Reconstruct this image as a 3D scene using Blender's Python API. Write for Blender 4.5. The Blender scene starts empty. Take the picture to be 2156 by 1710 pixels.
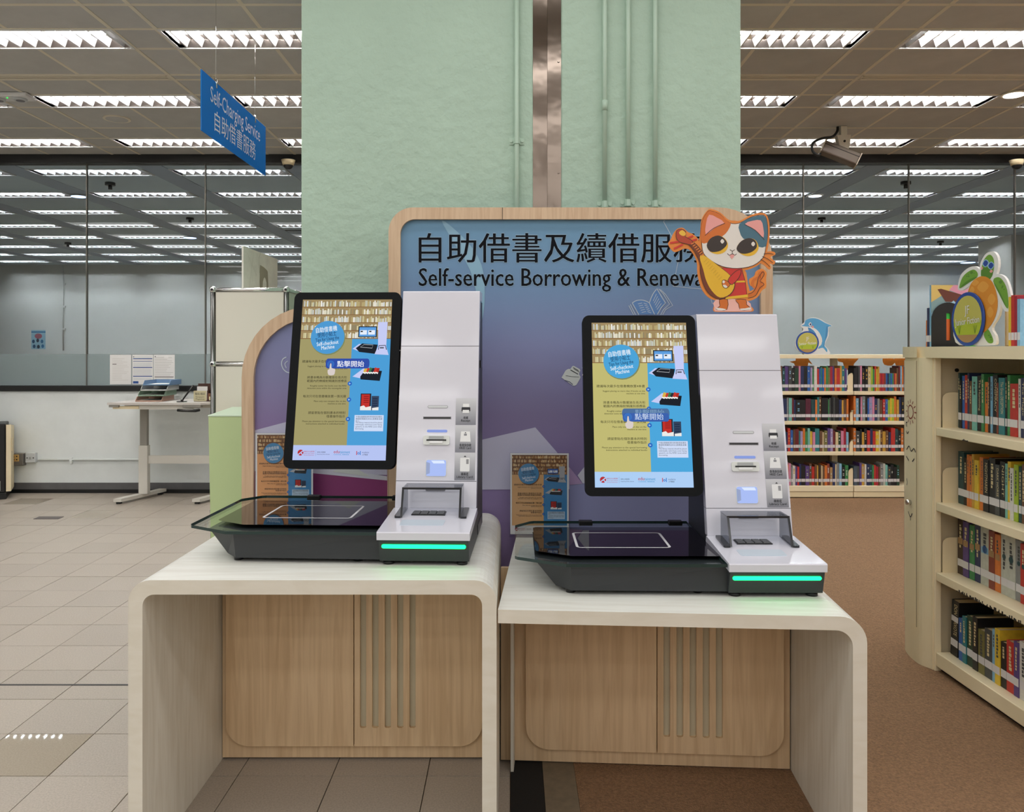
import bpy, bmesh, math, random
from mathutils import Vector, Matrix

random.seed(7)
SC = bpy.context.scene
COL = SC.collection
R = math.radians

# ------------------------------------------------------------------ camera
CAM_H = 1.38            # metres above the floor
F_PX = 1700.0           # focal length in pixels of the 2156 px wide frame
cd = bpy.data.cameras.new('camera')
cam = bpy.data.objects.new('camera', cd)
COL.objects.link(cam)
cam.location = (0, 0, CAM_H)
cam.rotation_euler = (R(90), 0, 0)
cd.sensor_fit = 'HORIZONTAL'
cd.sensor_width = 36.0
cd.lens = 36.0 * F_PX / 2156.0
cd.shift_y = -117.0 / 2156.0
cd.clip_end = 100
SC.camera = cam

# ------------------------------------------------------------------ world, exposure
SC.view_settings.view_transform = 'Standard'
SC.view_settings.look = 'None'
SC.view_settings.use_curve_mapping = False
SC.view_settings.gamma = 1.0
SC.view_settings.exposure = -0.40
w = bpy.data.worlds.new('world')
SC.world = w
w.use_nodes = True
w.node_tree.nodes['Background'].inputs[0].default_value = (0.9, 0.95, 1.0, 1)
w.node_tree.nodes['Background'].inputs[1].default_value = 0.05
try:
    SC.cycles.max_bounces = 7
    SC.cycles.diffuse_bounces = 4
    SC.cycles.glossy_bounces = 4
    SC.cycles.transmission_bounces = 6
    SC.cycles.transparent_max_bounces = 12
    SC.cycles.caustics_reflective = False
    SC.cycles.caustics_refractive = False
    SC.cycles.sample_clamp_indirect = 4.0
except Exception:
    pass

TUBE_FAR_E = 130.0
CEIL = 3.275            # ceiling height
LAMP_W = 8.8            # watts given off by one louvred ceiling light
TUBE_E = 150.0           # tube brightness of the louvred ceiling lights
ROW0, ROWP = 4.916, 1.225   # middle of the first row in view, row pitch
BAYP, BAYX = 1.5, 0.02      # bay pitch across the room

# the rows of ceiling lights above and behind the photographer
LAMP_ROWS = [-1, -2, -3, -4, -5, -6, -7, -8, -9]
for n in LAMP_ROWS:
    for k in range(-4, 5):
        if n == -1 and k == 0:
            continue
        ld = bpy.data.lights.new('ceiling_lamp', 'AREA')
        ld.shape = 'RECTANGLE'
        ld.size, ld.size_y = 1.2, 0.28
        ld.energy = LAMP_W
        ld.color = (1.0, 0.992, 0.985)
        lo = bpy.data.objects.new('ceiling_lamp', ld)
        COL.objects.link(lo)
        lo.location = (BAYX + BAYP * k, ROW0 + ROWP * n, CEIL - 0.01)

# ------------------------------------------------------------------ helpers
def lin(c):
    if isinstance(c, str):
        c = c.lstrip('#')
        c = [int(c[i:i + 2], 16) / 255 for i in (0, 2, 4)]
    else:
        c = [v / 255 for v in c[:3]]
    return tuple(v / 12.92 if v <= 0.04045 else ((v + 0.055) / 1.055) ** 2.4 for v in c)


MATS = {}


def mat(name, col, rough=0.5, metal=0.0, emit=0.0, noise=None, bump=None, rnd=0.0, spec=0.5, coat=0.0):
    """procedural Principled material; noise=(scale, amount, (sx,sy,sz)), bump=(scale, strength, distance)"""
    key = name
    if key in MATS:
        return MATS[key]
    m = bpy.data.materials.new(name)
    m.use_nodes = True
    nt = m.node_tree
    N, L = nt.nodes, nt.links
    b = N['Principled BSDF']
    c = lin(col) + (1,)
    b.inputs['Base Color'].default_value = c
    b.inputs['Roughness'].default_value = rough
    b.inputs['Metallic'].default_value = metal
    b.inputs['Specular IOR Level'].default_value = spec
    if coat:
        b.inputs['Coat Weight'].default_value = coat
        b.inputs['Coat Roughness'].default_value = 0.06
    if emit:
        b.inputs['Emission Color'].default_value = c
        b.inputs['Emission Strength'].default_value = emit
        b.inputs['Base Color'].default_value = (0.02, 0.02, 0.02, 1)
    tc = None
    last = None
    if noise or bump:
        tc = N.new('ShaderNodeTexCoord')
    if noise:
        mp = N.new('ShaderNodeMapping')
        L.new(tc.outputs['Object'], mp.inputs['Vector'])
        mp.inputs['Scale'].default_value = noise[2] if len(noise) > 2 else (1, 1, 1)
        nz = N.new('ShaderNodeTexNoise')
        nz.inputs['Scale'].default_value = noise[0]
        nz.inputs['Detail'].default_value = 5
        nz.inputs['Roughness'].default_value = 0.62
        L.new(mp.outputs[0], nz.inputs['Vector'])
        rp = N.new('ShaderNodeValToRGB')
        a = noise[1]
        rp.color_ramp.elements[0].position = 0.3
        rp.color_ramp.elements[1].position = 0.7
        rp.color_ramp.elements[0].color = tuple(max(0, v * (1 - a)) for v in c[:3]) + (1,)
        rp.color_ramp.elements[1].color = tuple(min(1, v * (1 + a)) for v in c[:3]) + (1,)
        L.new(nz.outputs[0], rp.inputs[0])
        last = rp.outputs[0]
    if rnd:
        oi = N.new('ShaderNodeObjectInfo')
        mr = N.new('ShaderNodeMapRange')
        mr.inputs['To Min'].default_value = 1 - rnd
        mr.inputs['To Max'].default_value = 1 + rnd
        L.new(oi.outputs['Random'], mr.inputs[0])
        hs = N.new('ShaderNodeHueSaturation')
        hs.inputs['Color'].default_value = c
        if last:
            L.new(last, hs.inputs['Color'])
        L.new(mr.outputs[0], hs.inputs['Value'])
        last = hs.outputs[0]
    if last:
        L.new(last, b.inputs['Base Color'])
    if bump:
        nb = N.new('ShaderNodeTexNoise')
        nb.inputs['Scale'].default_value = bump[0]
        nb.inputs['Detail'].default_value = 3
        L.new(tc.outputs['Object'], nb.inputs['Vector'])
        bp = N.new('ShaderNodeBump')
        bp.inputs['Strength'].default_value = bump[1]
        bp.inputs['Distance'].default_value = bump[2] if len(bump) > 2 else 0.003
        L.new(nb.outputs[0], bp.inputs['Height'])
        L.new(bp.outputs[0], b.inputs['Normal'])
    MATS[key] = m
    return m


def emis(name, col, s):
    if name in MATS:
        return MATS[name]
    m = bpy.data.materials.new(name)
    m.use_nodes = True
    nt = m.node_tree
    nt.nodes.clear()
    e = nt.nodes.new('ShaderNodeEmission')
    e.inputs[0].default_value = lin(col) + (1,)
    e.inputs[1].default_value = s
    o = nt.nodes.new('ShaderNodeOutputMaterial')
    nt.links.new(e.outputs[0], o.inputs[0])
    MATS[name] = m
    return m


def glass(name, tint, gloss=0.06, rough=0.0, diff=0.0, diffcol=(200, 210, 210), fres=True, gmin=0.0):
    """thin see-through pane: tinted transparency under a clear reflection"""
    if name in MATS:
        return MATS[name]
    m = bpy.data.materials.new(name)
    m.use_nodes = True
    nt = m.node_tree
    N, L = nt.nodes, nt.links
    N.clear()
    o = N.new('ShaderNodeOutputMaterial')
    t = N.new('ShaderNodeBsdfTransparent')
    t.inputs[0].default_value = tuple(tint) + (1,)
    g = N.new('ShaderNodeBsdfGlossy')
    g.inputs['Roughness'].default_value = rough
    mx = N.new('ShaderNodeMixShader')
    lw = N.new('ShaderNodeFresnel')
    lw.inputs[0].default_value = 1.45
    geo = N.new('ShaderNodeNewGeometry')
    inv = N.new('ShaderNodeMath')
    inv.operation = 'SUBTRACT'
    inv.inputs[0].default_value = 1.0
    L.new(geo.outputs['Backfacing'], inv.inputs[1])
    ml = N.new('ShaderNodeMath')
    ml.operation = 'MULTIPLY'
    L.new(lw.outputs[0], ml.inputs[0])
    L.new(inv.outputs[0], ml.inputs[1])
    L.new(ml.outputs[0], mx.inputs[0])
    L.new(t.outputs[0], mx.inputs[1])
    L.new(g.outputs[0], mx.inputs[2])
    out = mx
    if diff:
        d = N.new('ShaderNodeBsdfDiffuse')
        d.inputs[0].default_value = lin(diffcol) + (1,)
        tl = N.new('ShaderNodeBsdfTranslucent')
        tl.inputs[0].default_value = lin(diffcol) + (1,)
        m3 = N.new('ShaderNodeMixShader')
        m3.inputs[0].default_value = 0.5
        L.new(d.outputs[0], m3.inputs[1])
        L.new(tl.outputs[0], m3.inputs[2])
        m2 = N.new('ShaderNodeMixShader')
        m2.inputs[0].default_value = diff
        L.new(mx.outputs[0], m2.inputs[1])
        L.new(m3.outputs[0], m2.inputs[2])
        out = m2
    L.new(out.outputs[0], o.inputs[0])
    MATS[name] = m
    return m


def prt(hexcol):
    return mat('print_' + hexcol.lstrip('#'), hexcol, 0.45)


SCREEN_E = 1.32


def scr(hexcol):
    return emis('screen_' + hexcol.lstrip('#'), hexcol, SCREEN_E)


def wood(name, col, dark, scale, stretch, rough=0.45):
    if name in MATS:
        return MATS[name]
    m = bpy.data.materials.new(name)
    m.use_nodes = True
    nt = m.node_tree
    N, L = nt.nodes, nt.links
    b = N['Principled BSDF']
    b.inputs['Roughness'].default_value = rough
    tc = N.new('ShaderNodeTexCoord')
    mp = N.new('ShaderNodeMapping')
    mp.inputs['Scale'].default_value = stretch
    L.new(tc.outputs['Object'], mp.inputs['Vector'])
    n1 = N.new('ShaderNodeTexNoise')
    n1.inputs['Scale'].default_value = scale
    n1.inputs['Detail'].default_value = 6
    n1.inputs['Distortion'].default_value = 0.8
    L.new(mp.outputs[0], n1.inputs['Vector'])
    rp = N.new('ShaderNodeValToRGB')
    rp.color_ramp.elements[0].position = 0.33
    rp.color_ramp.elements[1].position = 0.62
    rp.color_ramp.elements[0].color = lin(dark) + (1,)
    rp.color_ramp.elements[1].color = lin(col) + (1,)
    L.new(n1.outputs[0], rp.inputs[0])
    L.new(rp.outputs[0], b.inputs['Base Color'])
    MATS[name] = m
    return m


class B:
    """collects shapes into ONE mesh"""

    def __init__(s):
        s.bm = bmesh.new()
        s.mats = []

    def mi(s, m):
        if m not in s.mats:
            s.mats.append(m)
        return s.mats.index(m)

    def face(s, pts, m):
        try:
            f = s.bm.faces.new([s.bm.verts.new(p) for p in pts])
            f.material_index = s.mi(m)
            return f
        except ValueError:
            return None

    def box(s, x0, x1, y0, y1, z0, z1, m, bev=0.0):
        vs = [s.bm.verts.new(p) for p in ((x0, y0, z0), (x1, y0, z0), (x1, y1, z0), (x0, y1, z0),
                                           (x0, y0, z1), (x1, y0, z1), (x1, y1, z1), (x0, y1, z1))]
        i = s.mi(m)
        fs = []
        for q in ((3, 2, 1, 0), (4, 5, 6, 7), (0, 1, 5, 4), (1, 2, 6, 5), (2, 3, 7, 6), (3, 0, 4, 7)):
            f = s.bm.faces.new([vs[k] for k in q])
            f.material_index = i
            fs.append(f)
        if bev:
            es = list({e for f in fs for e in f.edges})
            bmesh.ops.bevel(s.bm, geom=es, offset=bev, segments=2, profile=0.5, affect='EDGES')
        return s

    def prism(s, pts, fn, a, b, m, m_side=None):
        """2-D outline pts, fn(u, v, w) -> xyz, from w=a to w=b"""
        i = s.mi(m)
        j = s.mi(m_side) if m_side else i
        A = [s.bm.verts.new(fn(u, v, a)) for u, v in pts]
        C = [s.bm.verts.new(fn(u, v, b)) for u, v in pts]
        n = len(pts)
        for q in (list(reversed(A)), C):
            try:
                f = s.bm.faces.new(q)
                f.material_index = i
            except ValueError:
                pass
        for k in range(n):
            try:
                f = s.bm.faces.new((A[k], A[(k + 1) % n], C[(k + 1) % n], C[k]))
                f.material_index = j
            except ValueError:
                pass
        return s

    def cyl(s, p0, p1, r, m, seg=12, r1=None):
        p0, p1 = Vector(p0), Vector(p1)
        d = (p1 - p0).normalized()
        a = d.orthogonal().normalized()
        b = d.cross(a)
        r1 = r if r1 is None else r1
        i = s.mi(m)
        A, C = [], []
        for k in range(seg):
            t = 2 * math.pi * k / seg
            o = a * math.cos(t) + b * math.sin(t)
            A.append(s.bm.verts.new(p0 + o * r))
            C.append(s.bm.verts.new(p1 + o * r1))
        for q in (list(reversed(A)), C):
            s.bm.faces.new(q).material_index = i
        for k in range(seg):
            f = s.bm.faces.new((A[k], A[(k + 1) % seg], C[(k + 1) % seg], C[k]))
            f.material_index = i
            f.smooth = True
        return s

    def tube(s, path, r, m, seg=8):
        path = [Vector(p) for p in path]
        i = s.mi(m)
        rings = []
        up = Vector((0.123, 0.31, 0.94)).normalized()
        for k, p in enumerate(path):
            d = (path[min(k + 1, len(path) - 1)] - path[max(k - 1, 0)]).normalized()
            a = d.cross(up).normalized()
            b = d.cross(a)
            rings.append([s.bm.verts.new(p + (a * math.cos(2 * math.pi * t / seg) + b * math.sin(2 * math.pi * t / seg)) * r) for t in range(seg)])
        for k in range(len(rings) - 1):
            for t in range(seg):
                f = s.bm.faces.new((rings[k][t], rings[k][(t + 1) % seg], rings[k + 1][(t + 1) % seg], rings[k + 1][t]))
                f.material_index = i
                f.smooth = True
        s.bm.faces.new(rings[0]).material_index = i
        s.bm.faces.new(list(reversed(rings[-1]))).material_index = i
        return s

    def ball(s, c, r, m, seg=12, sz=1.0):
        i = s.mi(m)
        g = bmesh.ops.create_uvsphere(s.bm, u_segments=seg, v_segments=max(6, seg // 2), radius=r)
        fs = set()
        for v in g['verts']:
            v.co = Vector((v.co.x, v.co.y, v.co.z * sz)) + Vector(c)
            fs.update(v.link_faces)
        for f in fs:
            f.material_index = i
            f.smooth = True
        return s

    def obj(s, name, parent=None, loc=None, fix=True):
        if fix:
            bmesh.ops.recalc_face_normals(s.bm, faces=s.bm.faces[:])
        me = bpy.data.meshes.new(name)
        s.bm.to_mesh(me)
        s.bm.free()
        for m in s.mats:
            me.materials.append(m)
        o = bpy.data.objects.new(name, me)
        COL.objects.link(o)
        if parent:
            o.parent = parent
        if loc:
            o.location = loc
        return o


def tag(o, label=None, cat=None, group=None, kind=None):
    if label:
        o['label'] = label
    if cat:
        o['category'] = cat
    if group:
        o['group'] = group
    if kind:
        o['kind'] = kind
    return o


def thing(name, label, cat, loc=(0, 0, 0), rz=0.0, group=None):
    o = bpy.data.objects.new(name, None)
    o.empty_display_size = 0.05
    COL.objects.link(o)
    o.location = loc
    o.rotation_euler = (0, 0, rz)
    return tag(o, label, cat, group)


def structure(o):
    return tag(o, kind='structure')


def at(px, py, Y):
    return Vector(((px - 1078) / F_PX * Y, Y, CAM_H - (py - 738) / F_PX * Y))


def rrect(x0, x1, y0, y1, r, seg=6):
    """rounded rectangle outline; r a number or (bl, br, tr, tl)"""
    if not isinstance(r, (tuple, list)):
        r = (r,) * 4
    out = []
    for (cx, cy, rr, a0) in ((x0 + r[0], y0 + r[0], r[0], 180), (x1 - r[1], y0 + r[1], r[1], 270),
                             (x1 - r[2], y1 - r[2], r[2], 0), (x0 + r[3], y1 - r[3], r[3], 90)):
        if rr <= 1e-6:
            out.append((cx, cy))
            continue
        for k in range(seg + 1):
            t = R(a0 + 90 * k / seg)
            out.append((cx + rr * math.cos(t), cy + rr * math.sin(t)))
    return out


def smooth(pts, n=4, closed=True):
    """Catmull-Rom through pts"""
    out = []
    N = len(pts)
    for i in range(N if closed else N - 1):
        p = [pts[(i + k - 1) % N] if closed else pts[max(0, min(N - 1, i + k - 1))] for k in range(4)]
        for j in range(n):
            t = j / n
            out.append(tuple(0.5 * (2 * p[1][a] + (p[2][a] - p[0][a]) * t + (2 * p[0][a] - 5 * p[1][a] + 4 * p[2][a] - p[3][a]) * t * t
                                    + (3 * p[1][a] - p[0][a] - 3 * p[2][a] + p[3][a]) * t ** 3) for a in range(2)))
    if not closed:
        out.append(tuple(pts[-1]))
    return out


FRONT = Matrix(((1, 0, 0, 0), (0, 0, -1, 0), (0, 1, 0, 0), (0, 0, 0, 1)))   # canvas (x right, y up, z out) -> faces -Y
XY_FRONT = lambda u, v, w_: (u, w_, v)      # prism helper: outline in XZ, thickness along Y
XY_SIDE = lambda u, v, w_: (w_, u, v)       # outline in YZ, thickness along X
XY_TOP = lambda u, v, w_: (u, v, w_)        # outline in XY, thickness along Z
TEXTS = {}


def text_mesh(s, bold=0.0):
    key = (s, bold)
    if key in TEXTS:
        return TEXTS[key]
    c = bpy.data.curves.new('lettering', 'FONT')
    c.body = s
    c.resolution_u = 2
    c.offset = bold
    o = bpy.data.objects.new('lettering', c)
    COL.objects.link(o)
    dg = bpy.context.evaluated_depsgraph_get()
    me = bpy.data.meshes.new_from_object(o.evaluated_get(dg))
    vs = [(v.co.x, v.co.y) for v in me.vertices]
    fs = [tuple(p.vertices) for p in me.polygons]
    bpy.data.objects.remove(o)
    bpy.data.curves.remove(c)
    bpy.data.meshes.remove(me)
    x0 = min(v[0] for v in vs) if vs else 0
    x1 = max(v[0] for v in vs) if vs else 1
    TEXTS[key] = ([(x - x0, y) for x, y in vs], fs, x1 - x0)
    return TEXTS[key]


class Canvas(B):
    """flat print: layered shapes in a plane, x right, y up, z out of the sheet"""

    def __init__(s, step=0.0002, ox=0.0, oy=0.0, k=1.0):
        super().__init__()
        s.step, s.ox, s.oy, s.k = step, ox, oy, k

    def P(s, p):
        return ((p[0] - s.ox) * s.k, (p[1] - s.oy) * (-abs(s.k) if s.k != 1.0 else 1.0))

    def poly(s, pts, m, layer=0):
        return s.face([s.P(p) + (layer * s.step,) for p in pts], m)

    def rect(s, x0, y0, x1, y1, m, layer=0):
        return s.poly([(x0, y0), (x1, y0), (x1, y1), (x0, y1)], m, layer)

    def disc(s, cx, cy, r, m, layer=0, ry=None, seg=28):
        ry = r if ry is None else ry
        return s.poly([(cx + r * math.cos(2 * math.pi * t / seg), cy + ry * math.sin(2 * math.pi * t / seg)) for t in range(seg)], m, layer)

    def line(s, pts, wd, m, layer=0, closed=False):
        n = len(pts)
        L, Rr = [], []
        for i in range(n):
            a = pts[(i - 1) % n] if (closed or i > 0) else pts[i]
            b = pts[(i + 1) % n] if (closed or i < n - 1) else pts[i]
            dx, dy = b[0] - a[0], b[1] - a[1]
            d = math.hypot(dx, dy) or 1
            nx, ny = -dy / d * wd / 2, dx / d * wd / 2
            L.append((pts[i][0] + nx, pts[i][1] + ny))
            Rr.append((pts[i][0] - nx, pts[i][1] - ny))
        for i in range(n if closed else n - 1):
            j = (i + 1) % n
            s.poly([L[i], L[j], Rr[j], Rr[i]], m, layer)

    def text(s, t, x, y, h, m, layer=1, align='L', width=None, rot=0.0, bold=0.0, vflip=False):
        """baseline at y, em height h; x, y in canvas units (k applies)"""
        if bold > 0.001:       # a second, shifted pass makes the strokes heavier
            s.text(t, x + min(bold, 0.03) * h * 0.8, y, h, m, layer + 0.3, align, width, rot, 0.0)
        vs, fs, wd = text_mesh(t, 0.0)
        sx = h if width is None else width / max(wd, 1e-6)
        off = {'L': 0, 'R': -wd * sx, 'C': -wd * sx / 2}[align]
        ca, sa = math.cos(rot), math.sin(rot)
        i = s.mi(m)
        px, py = s.P((x, y))
        kk = abs(s.k)
        nv = []
        for vx, vy in vs:
            a, b = (vx * sx + off) * kk, vy * h * kk
            nv.append(s.bm.verts.new((px + a * ca - b * sa, py + a * sa + b * ca, layer * s.step)))
        for f in fs:
            try:
                s.bm.faces.new([nv[q] for q in f]).material_index = i
            except ValueError:
                pass

    def put(s, name, parent=None, matrix=None, loc=None):
        s.bm.transform(matrix if matrix is not None else FRONT)
        return s.obj(name, parent, loc, fix=False)


# ------------------------------------------------------------------ shared materials
M_WALL = mat('painted_wall', (238, 243, 242), 0.85, noise=(3, 0.04), bump=(40, 0.15))
M_FARWALL = mat('far_wall_paint', (230, 230, 226), 0.9, noise=(0.6, 0.05))
M_GREEN = mat('green_plaster', (174, 199, 181), 0.6, noise=(2.2, 0.05), bump=(24, 0.9, 0.008))
M_TILEC = mat('ceiling_panel', (198, 197, 194), 0.9, noise=(3.0, 0.07), rnd=0.05, bump=(220, 0.3))
M_TBAR = mat('ceiling_grid', (232, 224, 206), 0.6)
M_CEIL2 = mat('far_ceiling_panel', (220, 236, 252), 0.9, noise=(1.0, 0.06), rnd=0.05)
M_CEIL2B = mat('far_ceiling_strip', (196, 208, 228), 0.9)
M_BLACK = mat('black_frame', (16, 16, 17), 0.45)
M_DARKGAP = mat('dark_gap', (24, 22, 20), 0.9)
M_LOUV = mat('louvre_white', (240, 240, 242), 0.35)
M_ALU = mat('reflector_aluminium', (176, 166, 160), 0.10, metal=1.0)
M_TUBE = emis('lamp_tube_glow', (255, 251, 246), TUBE_E)
M_TUBE2 = emis('lamp_tube_glow_cool', (246, 252, 255), TUBE_FAR_E)
M_SKIRT = mat('grey_skirting', (92, 92, 94), 0.6, noise=(5, 0.15))
M_CREAM = mat('cream_metal', (250, 234, 198), 0.42, noise=(4, 0.03))
M_CREAM2 = mat('cream_metal_edge', (244, 226, 186), 0.42)
M_CHROME = mat('chrome', (225, 225, 225), 0.12, metal=1.0)
M_STEEL = mat('stainless_steel', (132, 120, 110), 0.13, metal=1.0, bump=(5, 0.25, 0.01))
M_WHITE = mat('white_gloss_shell', (218, 218, 228), 0.16, coat=0.4)
M_GREY = mat('charcoal_shell', (46, 49, 52), 0.42)
M_GREY2 = mat('black_plastic', (22, 23, 25), 0.3)
M_BIRCH = wood('pale_birch_laminate', (228, 228, 221), (217, 215, 206), 3.0, (1.2, 14, 14))
M_BIRCHV = wood('pale_birch_upright', (231, 227, 215), (219, 213, 198), 3.0, (14, 14, 1.2))
M_BIRCHC = wood('pale_birch_edge', (228, 222, 208), (222, 215, 199), 3.0, (3, 10, 10))
M_OAK = wood('oak_laminate', (236, 206, 166), (218, 185, 144), 3.0, (16, 16, 0.8))
M_OAKF = wood('oak_frame', (218, 190, 158), (202, 170, 138), 4.0, (16, 16, 1.0))
M_GROOVE = mat('groove_back', (206, 196, 168), 0.6)
M_PAPER = mat('white_paper', (238, 236, 234), 0.6)
M_ACRYL = glass('clear_acrylic', (0.95, 0.96, 0.97))
# ------------------------------------------------------------------ room shell
GY = 7.83            # glass wall
FY = 17.9            # far wall of the room behind the glass
X0, X1 = -7.0, 7.2
BX0, BX1 = -13.5, 13.5

M_FLOORB = mat('floor_screed', (120, 108, 92), 0.8)
M_CARPET = mat('brown_carpet', (148, 115, 85), 0.95, noise=(130, 0.34), bump=(200, 1.0, 0.008))
M_CARPETD = mat('dark_carpet', (88, 72, 58), 0.95, noise=(240, 0.35), bump=(320, 0.8, 0.006))
M_MAT = mat('black_mat', (22, 21, 21), 0.9, noise=(200, 0.3))
M_STRIP = mat('floor_edge_strip', (124, 112, 94), 0.6, noise=(30, 0.15))
M_FTILE = mat('floor_tile', (172, 162, 150), 0.38, noise=(170, 0.17), rnd=0.05, spec=0.3)
M_FTILED = mat('floor_tile_polished', (168, 157, 142), 0.025, noise=(190, 0.13), rnd=0.03, spec=0.12)
M_JOINT = mat('floor_joint', (136, 116, 96), 0.8)

# floor: slab, tiles as parts, carpet as a part
b = B()
b.box(X0, X1, -8.2, GY + 0.1, -0.12, -0.012, M_JOINT)
b.box(BX0, BX1, GY + 0.1, FY + 0.3, -0.12, 0.0, M_FLOORB)
floor = structure(b.obj('floor'))
TX, TY = 0.307, 0.2885
tx0, ty0 = -0.276, 2.618
cells = []
for i in range(-20, 1):
    for j in range(-3, 19):
        xa, ya = tx0 + TX * i, ty0 + TY * j
        xb, yb = xa + TX, min(ya + TY, GY)
        if xa < -5.6 or ya > GY - 0.05:
            continue
        xm, ym = (xa + xb) / 2, (ya + yb) / 2
        vis = ym > 2.1 and (xb / ya) > -0.66 and (xm < -1.0 or ym < 2.75)
        if xm > -0.95 and ym > 3.1:
            vis = False
        if xm > -1.0 * ym / 2.6 and ym > 3.9:
            vis = False
        cells.append((not vis, ym, xa, xb, ya, yb))
cells.sort()
g = 0.0016
tile_cache = {}
rest = B()
n_single = 0
for (hid, ym, xa, xb, ya, yb) in cells:
    if xb > 0.0:
        xb = -0.005
    if not hid and n_single < 290:
        n_single += 1
        glossy = (-1.85 < xa < -1.6 and 2.6 < ya < 2.65) or (random.random() < 0.035 and ya > 3.2)
        key = (round(xb - xa, 3), round(yb - ya, 3), glossy)
        if key not in tile_cache:
            q = B()
            q.box(g, xb - xa - g, g, yb - ya - g, -0.011, 0.0, M_FTILED if glossy else M_FTILE)
            o = q.obj('tile', floor)
            tile_cache[key] = o.data
        else:
            o = bpy.data.objects.new('tile', tile_cache[key])
            COL.objects.link(o)
            o.parent = floor
        o.location = (xa, ya, random.uniform(-0.0006, 0.0002))
    else:
        rest.box(xa + g, xb - g, ya + g, yb - g, -0.011, 0.0, M_FTILE)
for xa, xb, ya, yb in ((X0, -5.75, -8.2, GY), (-5.75, -0.005, -8.2, 1.72)):
    rest.box(xa, xb, ya, yb, -0.011, 0.0, M_FTILE)
tag(rest.obj('tile', floor), kind='stuff')
q = B()
q.box(X0, -0.6, 3.325, 3.337, -0.002, 0.0012, M_BLACK)
q.obj('expansion_joint', floor)
q = B()
q.box(0.205, X1, -8.2, GY, -0.011, 0.004, M_CARPET)
q.obj('carpet', floor)
q = B()
q.box(-0.004, 0.10, -8.2, GY, -0.011, 0.003, M_MAT)
q.obj('mat_strip', floor)
q = B()
q.box(0.101, 0.204, -8.2, GY, -0.011, 0.004, M_STRIP)
q.obj('edge_strip', floor)

# ceiling of the front room: slab above, grid, panels, slot vents
b = B()
b.box(X0, X1, -8.2, 3.84, CEIL + 0.004, CEIL + 0.25, M_TILEC)
b.box(X0, X1, 3.84, GY, CEIL + 0.16, CEIL + 0.25, M_DARKGAP)
b.box(BX0, BX1, GY, FY + 0.3, CEIL + 0.16, CEIL + 0.25, M_DARKGAP)
ceiling = structure(b.obj('ceiling'))
bars = B()


def lstart(n):
    return ROW0 + ROWP * n - 0.155


segs = []           # (y0, y1, kind)
for n in range(-1, 4):
    a = lstart(n)
    e = a + 0.31
    nxt = lstart(n + 1)
    segs.append((a, e, 'light'))
    if n % 2 == 0:
        segs += [(e, e + 0.48, 'tile'), (e + 0.48, e + 0.58, 'vent'), (e + 0.58, nxt, 'tile')]
    else:
        segs += [(e, e + 0.58, 'tile'), (e + 0.58, nxt, 'tile')]
segs = [(max(a, 3.84), min(e, GY), k) for a, e, k in segs if e > 3.84 and a < GY - 0.02]
panel_cache = {}


def panel(xa, xb, ya, yb, name, m, z, parent):
    key = (round(xb - xa, 3), round(yb - ya, 3), name, m.name)
    if key not in panel_cache:
        q = B()
        q.box(0, xb - xa, 0, yb - ya, 0, 0.014, m)
        o = q.obj(name, parent)
        panel_cache[key] = o.data
    else:
        o = bpy.data.objects.new(name, panel_cache[key])
        COL.objects.link(o)
        o.parent = parent
    o.location = (xa, ya, z)
    return o


vents = []
HB = 0.6175
for k in range(-4, 5):
    xc = BAYX + BAYP * k
    if abs(xc) > 6.2:
        continue
    for ya, yb, kind in segs:
        hide = abs(xc) < 0.6
        if kind == 'tile' or (kind == 'light' and yb - ya < 0.25):
            panel(xc - HB + 0.012, xc - 0.012, ya + 0.012, yb - 0.012, 'ceiling_panel', M_TILEC, CEIL + 0.0015, ceiling)
            panel(xc + 0.012, xc + HB - 0.012, ya + 0.012, yb - 0.012, 'ceiling_panel', M_TILEC, CEIL + 0.0015, ceiling)
            bars.box(xc - 0.012, xc + 0.012, ya, yb, CEIL, CEIL + 0.02, M_TBAR)
        elif kind == 'vent':
            vents.append((xc, ya, yb))
        elif hide:
            panel(xc - HB + 0.012, xc + HB - 0.012, ya + 0.012, yb - 0.012, 'ceiling_panel', M_TILEC, CEIL + 0.0015, ceiling)
    for ya, yb, kind in segs:
        panel(xc + HB + 0.012, xc + BAYP - HB - 0.012, ya + 0.012, yb - 0.012, 'ceiling_panel', M_TILEC, CEIL + 0.0015, ceiling)
    for xx in (xc - HB, xc + HB):
        bars.box(xx - 0.0125, xx + 0.0125, 3.84, GY, CEIL - 0.002, CEIL + 0.02, M_TBAR)
for yy in sorted({round(v_, 4) for sg_ in segs for v_ in sg_[:2]}):
    if True:
        bars.box(-6.3, 6.9, yy - 0.0125, yy + 0.0125, CEIL - 0.001, CEIL + 0.018, M_TBAR)
bars.obj('ceiling_grid', ceiling)
ord_ = ['first', 'second', 'third', 'fourth', 'fifth', 'sixth', 'seventh', 'eighth', 'ninth', 'tenth', 'eleventh', 'twelfth', 'thirteenth',
        'fourteenth', 'fifteenth', 'sixteenth', 'seventeenth', 'eighteenth', 'nineteenth', 'twentieth']


def nth(i):
    if i < 20:
        return ord_[i]
    t = ['twenty', 'thirty', 'forty', 'fifty'][(i + 1) // 10 - 2]
    u = (i + 1) % 10
    return (t + '-' + ord_[u - 1]) if u else t[:-1] + 'ieth'


def nthn(i):
    n_ = i + 1
    if n_ < 10:
        return ord_[i]
    return '%d%s' % (n_, 'th' if 10 < n_ % 100 < 14 else {1: 'st', 2: 'nd', 3: 'rd'}.get(n_ % 10, 'th'))


def side_of(k):
    return ('%s left of the green column' if k < 0 else '%s right of the green column') % nth(abs(k) - 1)


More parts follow.
